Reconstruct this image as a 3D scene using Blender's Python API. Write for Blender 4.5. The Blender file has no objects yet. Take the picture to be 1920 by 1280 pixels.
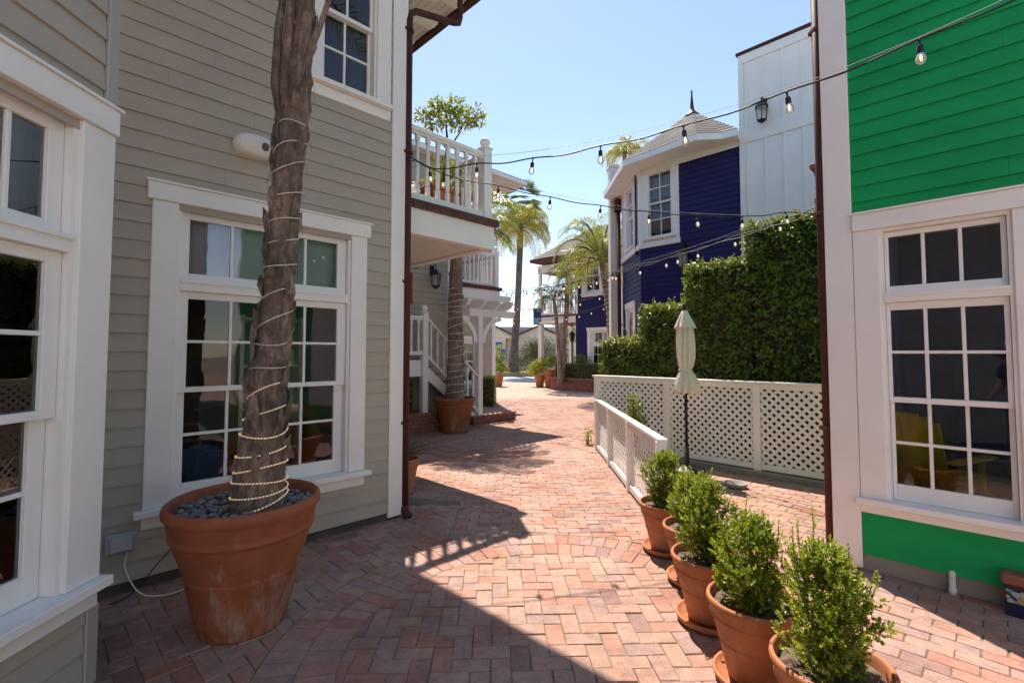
import bpy, math, random
from math import sin, cos, pi, radians, sqrt, atan2, floor
from mathutils import Vector, Matrix

scene = bpy.context.scene
COL = scene.collection
Q = sqrt(0.5)
UR = (Q, Q)      # grid direction: away and to the right
UT = (Q, -Q)     # grid direction: toward the viewer and to the right
V3 = Vector

# ------------------------------------------------------------------ materials
MATS = {}
def new_mat(name):
    m = bpy.data.materials.new(name); m.use_nodes = True
    nt = m.node_tree; b = nt.nodes['Principled BSDF']
    MATS[name] = m
    return m, nt, b
def N(nt, typ, **kw):
    n = nt.nodes.new(typ)
    for k, v in kw.items():
        if k in n.inputs: n.inputs[k].default_value = v
        else: setattr(n, k, v)
    return n
def L(nt, a, b): nt.links.new(a, b)
def ramp(nt, stops, interp='LINEAR'):
    r = nt.nodes.new('ShaderNodeValToRGB'); r.color_ramp.interpolation = interp
    els = r.color_ramp.elements
    while len(els) < len(stops): els.new(0.5)
    for e, (p, c) in zip(els, stops):
        e.position = p; e.color = (c[0], c[1], c[2], 1)
    return r
def mixc(nt, fac, a, b, mode='MIX'):
    m = nt.nodes.new('ShaderNodeMix'); m.data_type = 'RGBA'; m.blend_type = mode
    for i, v in ((0, fac), (6, a), (7, b)):
        if hasattr(v, 'is_output') or hasattr(v, 'links'): L(nt, v, m.inputs[i])
        elif i == 0: m.inputs[0].default_value = v
        else: m.inputs[i].default_value = (v[0], v[1], v[2], 1)
    return m.outputs[2]
def bump(nt, b, height, strength=0.3, dist=0.01):
    n = N(nt, 'ShaderNodeBump'); n.inputs['Strength'].default_value = strength
    n.inputs['Distance'].default_value = dist
    L(nt, height, n.inputs['Height']); L(nt, n.outputs[0], b.inputs['Normal'])
def objco(nt): return N(nt, 'ShaderNodeTexCoord').outputs['Object']

def paint(name, c, rough=0.5, var=0.12, dirt=0.0, scale=3.0, stretch=(1,1,1), bumpy=0.05, spec=0.4):
    m, nt, b = new_mat(name); b.inputs['Specular IOR Level'].default_value = spec
    mp = N(nt, 'ShaderNodeMapping'); L(nt, objco(nt), mp.inputs[0]); mp.inputs['Scale'].default_value = stretch
    n1 = N(nt, 'ShaderNodeTexNoise', Scale=scale, Detail=6.0, Roughness=0.6); L(nt, mp.outputs[0], n1.inputs['Vector'])
    r = ramp(nt, [(0.3, [x*(1-var) for x in c]), (0.7, [min(1, x*(1+var)) for x in c])])
    L(nt, n1.outputs[0], r.inputs[0]); out = r.outputs[0]
    if dirt:
        n2 = N(nt, 'ShaderNodeTexNoise', Scale=scale*2.7, Detail=8.0, Roughness=0.75); L(nt, mp.outputs[0], n2.inputs['Vector'])
        r2 = ramp(nt, [(0.55, (0,0,0)), (0.8, (1,1,1))]); L(nt, n2.outputs[0], r2.inputs[0])
        ma = N(nt, 'ShaderNodeMath', operation='MULTIPLY'); L(nt, r2.outputs[0], ma.inputs[0]); ma.inputs[1].default_value = dirt
        out = mixc(nt, ma.outputs[0], out, (0.16, 0.13, 0.10))
    L(nt, out, b.inputs['Base Color'])
    rr = N(nt, 'ShaderNodeMapRange'); rr.inputs[3].default_value = rough-0.08; rr.inputs[4].default_value = rough+0.12
    L(nt, n1.outputs[0], rr.inputs[0]); L(nt, rr.outputs[0], b.inputs['Roughness'])
    n3 = N(nt, 'ShaderNodeTexNoise', Scale=90.0, Detail=3.0); L(nt, mp.outputs[0], n3.inputs['Vector'])
    bump(nt, b, n3.outputs[0], bumpy*3, 0.002)
    return m
def plain(name, c, rough=0.5, metal=0.0, spec=0.5):
    m, nt, b = new_mat(name)
    n1 = N(nt, 'ShaderNodeTexNoise', Scale=12.0, Detail=4.0); L(nt, objco(nt), n1.inputs['Vector'])
    r = ramp(nt, [(0.3, [x*0.86 for x in c]), (0.7, [min(1, x*1.12) for x in c])]); L(nt, n1.outputs[0], r.inputs[0])
    L(nt, r.outputs[0], b.inputs['Base Color'])
    b.inputs['Roughness'].default_value = rough; b.inputs['Metallic'].default_value = metal
    b.inputs['Specular IOR Level'].default_value = spec
    return m
def island(nt): return N(nt, 'ShaderNodeNewGeometry').outputs['Random Per Island']

def leafmat(name, stops, rough=0.4, trans=0.35, spec=0.5):
    m, nt, b = new_mat(name)
    r = ramp(nt, stops); at = N(nt, 'ShaderNodeAttribute', attribute_name='leafage')
    rnd = island(nt)
    ad = N(nt, 'ShaderNodeMath', operation='MULTIPLY_ADD'); L(nt, rnd, ad.inputs[0]); ad.inputs[1].default_value = 0.45
    L(nt, at.outputs['Fac'], ad.inputs[2])
    L(nt, ad.outputs[0], r.inputs[0]); L(nt, r.outputs[0], b.inputs['Base Color'])
    b.inputs['Roughness'].default_value = rough
    b.inputs['Specular IOR Level'].default_value = spec
    t = N(nt, 'ShaderNodeBsdfTranslucent')
    tc = mixc(nt, 0.5, r.outputs[0], (0.35, 0.42, 0.03), 'MIX'); L(nt, tc, t.inputs[0])
    mx = N(nt, 'ShaderNodeMixShader'); mx.inputs[0].default_value = trans
    L(nt, b.outputs[0], mx.inputs[1]); L(nt, t.outputs[0], mx.inputs[2])
    L(nt, mx.outputs[0], nt.nodes['Material Output'].inputs[0])
    return m
def glassmat(name, ior=1.55, tint=(0.9, 0.95, 0.95), boost=1.0):
    m, nt, b = new_mat(name); nt.nodes.remove(b)
    f = N(nt, 'ShaderNodeFresnel', IOR=ior)
    g = N(nt, 'ShaderNodeBsdfGlossy', Roughness=0.0); g.inputs[0].default_value = (1, 1, 1, 1)
    nz = N(nt, 'ShaderNodeTexNoise', Scale=2.2, Detail=1.0); L(nt, objco(nt), nz.inputs['Vector'])
    bp = N(nt, 'ShaderNodeBump', Strength=0.06, Distance=0.05); L(nt, nz.outputs[0], bp.inputs['Height'])
    L(nt, bp.outputs[0], g.inputs['Normal'])
    t = N(nt, 'ShaderNodeBsdfTransparent'); t.inputs[0].default_value = (*tint, 1)
    k = N(nt, 'ShaderNodeMath', operation='MULTIPLY'); k.use_clamp = True; L(nt, f.outputs[0], k.inputs[0]); k.inputs[1].default_value = boost
    mx = N(nt, 'ShaderNodeMixShader'); L(nt, k.outputs[0], mx.inputs[0]); L(nt, t.outputs[0], mx.inputs[1]); L(nt, g.outputs[0], mx.inputs[2])
    L(nt, mx.outputs[0], nt.nodes['Material Output'].inputs[0])
    return m
def emit(name, c, s):
    m, nt, b = new_mat(name)
    b.inputs['Base Color'].default_value = (*c, 1); b.inputs['Emission Color'].default_value = (*c, 1); b.inputs['Emission Strength'].default_value = s
    return m

GREY  = paint('grey_taupe_paint', (0.435, 0.385, 0.322), 0.6, 0.07, 0.14, 1.3, (1, 1, 2.5))
GREEN = paint('green_paint', (0.000, 0.330, 0.100), 0.55, 0.17, 0.05, 1.2, (1, 1, 3), 0.05, 0.16)
BLUE  = paint('navy_paint', (0.021, 0.019, 0.100), 0.6, 0.16, 0.02, 1.5, (1, 1, 3), 0.05, 0.2)
WHITE = paint('white_paint', (0.85, 0.835, 0.81), 0.5, 0.05, 0.08, 1.6)
CREAM = paint('cream_paint', (0.72, 0.68, 0.60), 0.5, 0.04, 0.03, 2)
PIPE  = paint('brown_pipe_paint', (0.080, 0.027, 0.023), 0.6, 0.2, 0.1, 5, (1,1,1), .05, .2)
DECKG = paint('deck_paint', (0.13, 0.135, 0.12), 0.6, 0.1)
BLACK = plain('black_metal', (0.012, 0.012, 0.013), 0.4, 0.3)
RUBBER= plain('black_rubber', (0.012, 0.012, 0.014), 0.55)
STEEL = plain('galvanised_wire', (0.40, 0.41, 0.42), 0.6, 0.2)
DARKR = paint('interior_dark', (0.085, 0.062, 0.048), 0.7, 0.3, 0, 4)
NAVYR = paint('interior_navy', (0.13, 0.165, 0.36), 0.6, 0.2, 0, 4)
WOODF = paint('interior_floor', (0.30, 0.15, 0.075), 0.4, 0.4, 0, 3, (1, 8, 1))
BLIND = paint('blind_fabric', (0.48, 0.49, 0.52), 0.7, 0.06, 0, 2)
CURT  = paint('curtain_white', (0.75, 0.75, 0.76), 0.8, 0.05, 0, 6, (6,6,.3))
GLASS = glassmat('window_glass', 1.5, (0.88, 0.92, 0.92), 1.6)
GLASST= glassmat('transom_glass', 1.9, (0.92, 0.94, 0.95), 1.6)
CONC  = paint('concrete', (0.26, 0.24, 0.215), 0.85, 0.15, 0.3, 5)
CONCD = paint('dark_foundation', (0.085, 0.075, 0.065), 0.9, 0.25, 0.2, 5)
CANVAS= paint('umbrella_canvas', (0.76, 0.68, 0.58), 0.85, 0.07, 0.08, 5)
PLASTW= paint('white_plastic', (0.72, 0.70, 0.64), 0.35, 0.03, 0.03)
SOILM = paint('potting_soil', (0.12, 0.085, 0.065), 0.95, 0.5, 0.4, 30, (1,1,1), 0.6)
REDP  = paint('red_sign_paint', (0.35, 0.035, 0.02), 0.5, 0.1)
BLUEC = paint('bright_blue', (0.01, 0.10, 0.42), 0.5, 0.1)
SKYBL = paint('pale_blue_panel', (0.12, 0.36, 0.62), 0.5, 0.1)
YELLOW= paint('yellow_chair_paint', (0.78, 0.47, 0.03), 0.5, 0.12)
BLUCH = paint('blue_chair_paint', (0.06, 0.13, 0.24), 0.5, 0.12)
BROWNT= paint('brown_tile', (0.10, 0.032, 0.022), 0.4, 0.25, 0.1, 6)
ROPE  = plain('rope_light_tube', (0.62, 0.60, 0.55), 0.35)
BEAD  = emit('warm_bead', (1.0, 0.72, 0.36), 0.32)
FILAM = emit('warm_filament', (1.0, 0.76, 0.48), 1.6)
SEA   = plain('sea_water', (0.03, 0.11, 0.19), 0.25)
ASPH  = paint('street_concrete', (0.33, 0.33, 0.33), 0.9, 0.1, 0.1, 2)
DRYG  = paint('dry_planting', (0.24, 0.20, 0.09), 0.95, 0.4, 0.3, 8)
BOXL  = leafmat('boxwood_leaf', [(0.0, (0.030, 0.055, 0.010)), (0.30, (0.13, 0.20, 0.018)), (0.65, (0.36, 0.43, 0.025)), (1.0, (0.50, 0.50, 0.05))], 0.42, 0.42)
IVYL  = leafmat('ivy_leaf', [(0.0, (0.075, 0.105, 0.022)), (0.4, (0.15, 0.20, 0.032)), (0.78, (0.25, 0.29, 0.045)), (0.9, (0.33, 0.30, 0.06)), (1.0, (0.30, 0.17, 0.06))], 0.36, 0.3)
PALML = leafmat('palm_leaf', [(0.0, (0.06, 0.09, 0.02)), (0.5, (0.11, 0.15, 0.03)), (1.0, (0.24, 0.24, 0.05))], 0.4, 0.35)
PALMY = leafmat('yellowing_palm_leaf', [(0.0, (0.13, 0.17, 0.03)), (0.45, (0.27, 0.28, 0.04)), (1.0, (0.62, 0.40, 0.04))], 0.45, 0.4)
PALMB = leafmat('grey_green_palm_leaf', [(0.0, (0.03, 0.055, 0.03)), (0.6, (0.07, 0.10, 0.06)), (1.0, (0.13, 0.15, 0.07))], 0.4, 0.25)
YELL  = leafmat('yellow_green_leaf', [(0.0, (0.09, 0.14, 0.012)), (0.6, (0.26, 0.29, 0.025)), (1.0, (0.50, 0.42, 0.05))], 0.4, 0.4)
DUSTL = leafmat('dusty_bush_leaf', [(0.0, (0.07, 0.08, 0.035)), (0.6, (0.16, 0.16, 0.065)), (1.0, (0.30, 0.26, 0.09))], 0.6, 0.25)
TWIG  = paint('woody_stem', (0.11, 0.075, 0.05), 0.85, 0.3, 0, 20)

def mk_bulb():
    m, nt, b = new_mat('bulb_glass'); nt.nodes.remove(b)
    f = N(nt, 'ShaderNodeFresnel', IOR=1.35)
    g = N(nt, 'ShaderNodeBsdfGlossy', Roughness=0.02)
    t = N(nt, 'ShaderNodeBsdfTransparent'); t.inputs[0].default_value = (0.93, 0.90, 0.86, 1)
    mx = N(nt, 'ShaderNodeMixShader'); L(nt, f.outputs[0], mx.inputs[0]); L(nt, t.outputs[0], mx.inputs[1]); L(nt, g.outputs[0], mx.inputs[2])
    d = N(nt, 'ShaderNodeBsdfDiffuse'); d.inputs[0].default_value = (0.9, 0.85, 0.75, 1)
    m2 = N(nt, 'ShaderNodeMixShader'); m2.inputs[0].default_value = 0.22; L(nt, mx.outputs[0], m2.inputs[1]); L(nt, d.outputs[0], m2.inputs[2])
    L(nt, m2.outputs[0], nt.nodes['Material Output'].inputs[0]); return m
BULBG = mk_bulb()

def mk_terracotta(name, base, stain):
    m, nt, b = new_mat(name)
    co = objco(nt)
    n1 = N(nt, 'ShaderNodeTexNoise', Scale=5.0, Detail=7.0, Roughness=0.65); L(nt, co, n1.inputs['Vector'])
    r = ramp(nt, [(0.3, [x*0.72 for x in base]), (0.5, base), (0.75, [x*1.25 for x in base])]); L(nt, n1.outputs[0], r.inputs[0])
    mp = N(nt, 'ShaderNodeMapping'); L(nt, co, mp.inputs[0]); mp.inputs['Scale'].default_value = (7, 7, 1.6)
    n2 = N(nt, 'ShaderNodeTexNoise', Scale=1.6, Detail=9.0, Roughness=0.72); L(nt, mp.outputs[0], n2.inputs['Vector'])
    sep = N(nt, 'ShaderNodeSeparateXYZ'); L(nt, co, sep.inputs[0])
    zr = N(nt, 'ShaderNodeMapRange'); L(nt, sep.outputs[2], zr.inputs[0]); zr.inputs[1].default_value = 0.60; zr.inputs[2].default_value = 0.1
    zr.inputs[3].default_value = 0.0; zr.inputs[4].default_value = 0.13
    ad = N(nt, 'ShaderNodeMath', operation='ADD'); L(nt, n2.outputs[0], ad.inputs[0]); L(nt, zr.outputs[0], ad.inputs[1])
    r2 = ramp(nt, [(0.60, (0,0,0)), (0.78, (1,1,1))]); L(nt, ad.outputs[0], r2.inputs[0])
    mu = N(nt, 'ShaderNodeMath', operation='MULTIPLY'); L(nt, r2.outputs[0], mu.inputs[0]); mu.inputs[1].default_value = stain
    L(nt, mixc(nt, mu.outputs[0], r.outputs[0], (0.48, 0.40, 0.35)), b.inputs['Base Color'])
    b.inputs['Roughness'].default_value = 0.72
    n3 = N(nt, 'ShaderNodeTexNoise', Scale=60.0, Detail=5.0); L(nt, co, n3.inputs['Vector']); bump(nt, b, n3.outputs[0], 0.25, 0.004)
    return m
TERRA = mk_terracotta('terracotta', (0.42, 0.150, 0.060), 0.30)
TERRB = mk_terracotta('old_terracotta', (0.31, 0.092, 0.038), 0.55)

def mk_bricks():
    m, nt, b = new_mat('paving_brick')
    co = objco(nt); rnd = island(nt)
    r = ramp(nt, [(0.0, (0.41, 0.228, 0.160)), (0.15, (0.43, 0.270, 0.195)), (0.30, (0.375, 0.258, 0.205)), (0.42, (0.42, 0.205, 0.136)),
                  (0.56, (0.44, 0.288, 0.212)), (0.70, (0.325, 0.235, 0.205)), (0.78, (0.39, 0.268, 0.212)), (0.88, (0.38, 0.172, 0.115)), (0.955, (0.245, 0.155, 0.135))], 'CONSTANT')
    L(nt, rnd, r.inputs[0])
    base = mixc(nt, 0.30, r.outputs[0], (0.385, 0.215, 0.195))
    n1 = N(nt, 'ShaderNodeTexNoise', Scale=14.0, Detail=8.0, Roughness=0.7); L(nt, co, n1.inputs['Vector'])
    r1 = ramp(nt, [(0.25, (0.62, 0.62, 0.64)), (0.75, (1.28, 1.25, 1.2))]); L(nt, n1.outputs[0], r1.inputs[0])
    c = mixc(nt, 1.0, base, r1.outputs[0], 'MULTIPLY')
    n2 = N(nt, 'ShaderNodeTexNoise', Scale=1.1, Detail=6.0, Roughness=0.6); L(nt, co, n2.inputs['Vector'])
    r2 = ramp(nt, [(0.46, (0,0,0)), (0.72, (0.45,0.45,0.45))]); L(nt, n2.outputs[0], r2.inputs[0])
    c = mixc(nt, r2.outputs[0], c, (0.42, 0.305, 0.265))
    n5 = N(nt, 'ShaderNodeTexNoise', Scale=0.75, Detail=9.0, Roughness=0.68); L(nt, co, n5.inputs['Vector'])
    r5 = ramp(nt, [(0.38, (0.74,0.71,0.68)), (0.56, (1.04,1.04,1.04))]); L(nt, n5.outputs[0], r5.inputs[0])
    c = mixc(nt, 1.0, c, r5.outputs[0], 'MULTIPLY')
    # a pale worn patch in the patio and the damp blackened strip beside the house
    n4 = N(nt, 'ShaderNodeTexNoise', Scale=90.0, Detail=2.0); L(nt, co, n4.inputs['Vector'])
    r4 = ramp(nt, [(0.30, (0.72,0.72,0.72)), (0.45, (1,1,1))]); L(nt, n4.outputs[0], r4.inputs[0])
    c = mixc(nt, 1.0, c, r4.outputs[0], 'MULTIPLY')
    L(nt, c, b.inputs['Base Color']); b.inputs['Roughness'].default_value = 0.8
    b.inputs['Specular IOR Level'].default_value = 0.35
    n3 = N(nt, 'ShaderNodeTexNoise', Scale=45.0, Detail=6.0, Roughness=0.7); L(nt, co, n3.inputs['Vector']); bump(nt, b, n3.outputs[0], 0.5, 0.004)
    return m
BRICK = mk_bricks()
def mk_joint():
    m, nt, b = new_mat('joint_sand'); co = objco(nt)
    n = N(nt, 'ShaderNodeTexNoise', Scale=4.0, Detail=8.0, Roughness=0.7); L(nt, co, n.inputs['Vector'])
    r = ramp(nt, [(0.33, (0.13, 0.105, 0.08)), (0.48, (0.20, 0.165, 0.125)), (0.58, (0.10, 0.125, 0.04)), (0.68, (0.15, 0.15, 0.07)), (0.8, (0.22, 0.19, 0.14))]); L(nt, n.outputs[0], r.inputs[0])
    L(nt, r.outputs[0], b.inputs['Base Color']); b.inputs['Roughness'].default_value = 0.95
    n3 = N(nt, 'ShaderNodeTexNoise', Scale=120.0, Detail=4.0); L(nt, co, n3.inputs['Vector']); bump(nt, b, n3.outputs[0], 0.6, 0.005)
JOINT = mk_joint() or MATS['joint_sand']
def mk_wallbrick(name, sc=1.0, c1=(0.26,0.085,0.05), c2=(0.16,0.055,0.04), mo=(0.20,0.16,0.13)):
    m, nt, b = new_mat(name); g = N(nt, 'ShaderNodeTexCoord')
    # object coordinates turned so the courses run along the faces
    sep = N(nt, 'ShaderNodeSeparateXYZ'); L(nt, g.outputs['Object'], sep.inputs[0])
    a = N(nt, 'ShaderNodeMath', operation='ADD'); L(nt, sep.outputs[0], a.inputs[0]); L(nt, sep.outputs[1], a.inputs[1])
    cb = N(nt, 'ShaderNodeCombineXYZ'); L(nt, a.outputs[0], cb.inputs[0]); L(nt, sep.outputs[2], cb.inputs[1])
    br = N(nt, 'ShaderNodeTexBrick'); L(nt, cb.outputs[0], br.inputs['Vector'])
    br.inputs['Color1'].default_value = (*c1, 1); br.inputs['Color2'].default_value = (*c2, 1); br.inputs['Mortar'].default_value = (*mo, 1)
    br.inputs['Scale'].default_value = sc; br.inputs['Mortar Size'].default_value = 0.006; br.inputs['Brick Width'].default_value = 0.21; br.inputs['Row Height'].default_value = 0.075
    n = N(nt, 'ShaderNodeTexNoise', Scale=9.0, Detail=6.0); L(nt, g.outputs['Object'], n.inputs['Vector'])
    r = ramp(nt, [(0.3, (0.65,0.65,0.65)), (0.7, (1.3,1.3,1.3))]); L(nt, n.outputs[0], r.inputs[0])
    L(nt, mixc(nt, 1.0, br.outputs[0], r.outputs[0], 'MULTIPLY'), b.inputs['Base Color']); b.inputs['Roughness'].default_value = 0.85
    bump(nt, b, br.outputs[1], -0.4, 0.01); return m
WBRICK = mk_wallbrick('red_wall_brick')
STONE = mk_wallbrick('tan_stone', 0.8, (0.34,0.24,0.16), (0.20,0.13,0.085), (0.12,0.09,0.07))
FARBR = mk_wallbrick('far_paving', 1.0, (0.46,0.28,0.21), (0.40,0.26,0.20), (0.30,0.23,0.18))
def mk_shingle():
    m, nt, b = new_mat('wood_shingles'); co = objco(nt)
    rnd = island(nt)
    n = N(nt, 'ShaderNodeTexNoise', Scale=6.0, Detail=8.0, Roughness=0.7); L(nt, co, n.inputs['Vector'])
    ad = N(nt, 'ShaderNodeMath', operation='ADD'); L(nt, rnd, ad.inputs[0]); L(nt, n.outputs[0], ad.inputs[1])
    mu = N(nt, 'ShaderNodeMath', operation='MULTIPLY'); L(nt, ad.outputs[0], mu.inputs[0]); mu.inputs[1].default_value = 0.5
    r = ramp(nt, [(0.2, (0.060, 0.058, 0.056)), (0.5, (0.105, 0.10, 0.096)), (0.8, (0.165, 0.158, 0.148))]); L(nt, mu.outputs[0], r.inputs[0])
    L(nt, r.outputs[0], b.inputs['Base Color']); b.inputs['Roughness'].default_value = 0.9; return m
SHING = mk_shingle()
def mk_bark(name, c1, c2, c3, sz=0.5, zf=3.0):
    m, nt, b = new_mat(name); co = objco(nt)
    mp = N(nt, 'ShaderNodeMapping'); L(nt, co, mp.inputs[0]); mp.inputs['Scale'].default_value = (14, 14, zf)
    n = N(nt, 'ShaderNodeTexNoise', Scale=2.0, Detail=9.0, Roughness=0.72); L(nt, mp.outputs[0], n.inputs['Vector'])
    r = ramp(nt, [(0.28, c1), (0.5, c2), (0.74, c3)]); L(nt, n.outputs[0], r.inputs[0])
    rnd = island(nt); r2 = ramp(nt, [(0, (0.6,0.6,0.62)), (1, (1.35,1.25,1.2))]); L(nt, rnd, r2.inputs[0])
    nl = N(nt, 'ShaderNodeTexNoise', Scale=3.5, Detail=4.0); L(nt, co, nl.inputs['Vector']); r3 = ramp(nt, [(0.35, (0.62,0.60,0.58)), (0.65, (1.35,1.3,1.25))]); L(nt, nl.outputs[0], r3.inputs[0])
    L(nt, mixc(nt, 1.0, mixc(nt, 1.0, r.outputs[0], r2.outputs[0], 'MULTIPLY'), r3.outputs[0], 'MULTIPLY'), b.inputs['Base Color']); b.inputs['Roughness'].default_value = 0.85
    mp2 = N(nt, 'ShaderNodeMapping'); L(nt, co, mp2.inputs[0]); mp2.inputs['Scale'].default_value = (44, 44, 9)
    n2 = N(nt, 'ShaderNodeTexNoise', Scale=2.0, Detail=6.0, Roughness=0.7); L(nt, mp2.outputs[0], n2.inputs['Vector'])
    bump(nt, b, n2.outputs[0], 0.9, 0.012); return m
BARK  = mk_bark('palm_bark', (0.065, 0.050, 0.040), (0.215, 0.165, 0.130), (0.50, 0.41, 0.345), zf=5.5)
BARKG = mk_bark('grey_palm_bark', (0.06, 0.047, 0.040), (0.11, 0.088, 0.073), (0.17, 0.14, 0.12), zf=8.0)
def mk_pebble():
    m, nt, b = new_mat('river_pebble'); rnd = island(nt)
    r = ramp(nt, [(0.0, (0.10, 0.11, 0.125)), (0.4, (0.17, 0.18, 0.20)), (0.7, (0.235, 0.24, 0.255)), (0.88, (0.30, 0.26, 0.20)), (1.0, (0.11, 0.105, 0.11))]); L(nt, rnd, r.inputs[0])
    n = N(nt, 'ShaderNodeTexNoise', Scale=35.0, Detail=5.0); L(nt, objco(nt), n.inputs['Vector'])
    r1 = ramp(nt, [(0.3, (0.75,0.75,0.75)), (0.7, (1.2,1.2,1.2))]); L(nt, n.outputs[0], r1.inputs[0])
    L(nt, mixc(nt, 1.0, r.outputs[0], r1.outputs[0], 'MULTIPLY'), b.inputs['Base Color']); b.inputs['Roughness'].default_value = 0.45; return m
PEBB = mk_pebble()
def mk_deco():
    m, nt, b = new_mat('painted_deco_tile'); co = objco(nt)
    v = N(nt, 'ShaderNodeTexVoronoi', Scale=48.0); L(nt, co, v.inputs['Vector'])
    sp = N(nt, 'ShaderNodeSeparateColor'); L(nt, v.outputs['Color'], sp.inputs[0])
    r = ramp(nt, [(0.0, (0.02,0.05,0.22)), (0.25, (0.10,0.28,0.42)), (0.5, (0.35,0.42,0.36)), (0.7, (0.55,0.27,0.03)), (0.86, (0.02,0.03,0.12))], 'CONSTANT'); L(nt, sp.outputs[0], r.inputs[0])
    L(nt, r.outputs[0], b.inputs['Base Color']); b.inputs['Roughness'].default_value = 0.25; return m
DECO = mk_deco()
def mk_bead():
    # tongue and groove soffit boards
    m, nt, b = new_mat('beadboard'); co = objco(nt)
    sep = N(nt, 'ShaderNodeSeparateXYZ'); L(nt, co, sep.inputs[0])
    a = N(nt, 'ShaderNodeMath', operation='ADD'); L(nt, sep.outputs[0], a.inputs[0]); L(nt, sep.outputs[1], a.inputs[1])
    k = N(nt, 'ShaderNodeMath', operation='MULTIPLY'); L(nt, a.outputs[0], k.inputs[0]); k.inputs[1].default_value = 8.5
    f = N(nt, 'ShaderNodeMath', operation='FRACT'); L(nt, k.outputs[0], f.inputs[0])
    r = ramp(nt, [(0.0, (0.38,0.34,0.31)), (0.07, (0.38,0.34,0.31)), (0.12, (0.72,0.70,0.67)), (1.0, (0.74,0.72,0.69))]); L(nt, f.outputs[0], r.inputs[0])
    L(nt, r.outputs[0], b.inputs['Base Color']); b.inputs['Roughness'].default_value = 0.55; return m
BEADB = mk_bead()

# ------------------------------------------------------------------ mesh builder
class Frame:
    """local wall frame: s along the wall, d outward, z up"""
    def __init__(f, o, u, n): f.o, f.u, f.n = o, u, n
    def p(f, s, d, z): return (f.o[0]+f.u[0]*s+f.n[0]*d, f.o[1]+f.u[1]*s+f.n[1]*d, z)
    def sub(f, s, d=0): q = f.p(s, d, 0); return Frame((q[0], q[1]), f.u, f.n)
WORLD = Frame((0, 0), (1, 0), (0, 1))

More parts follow.
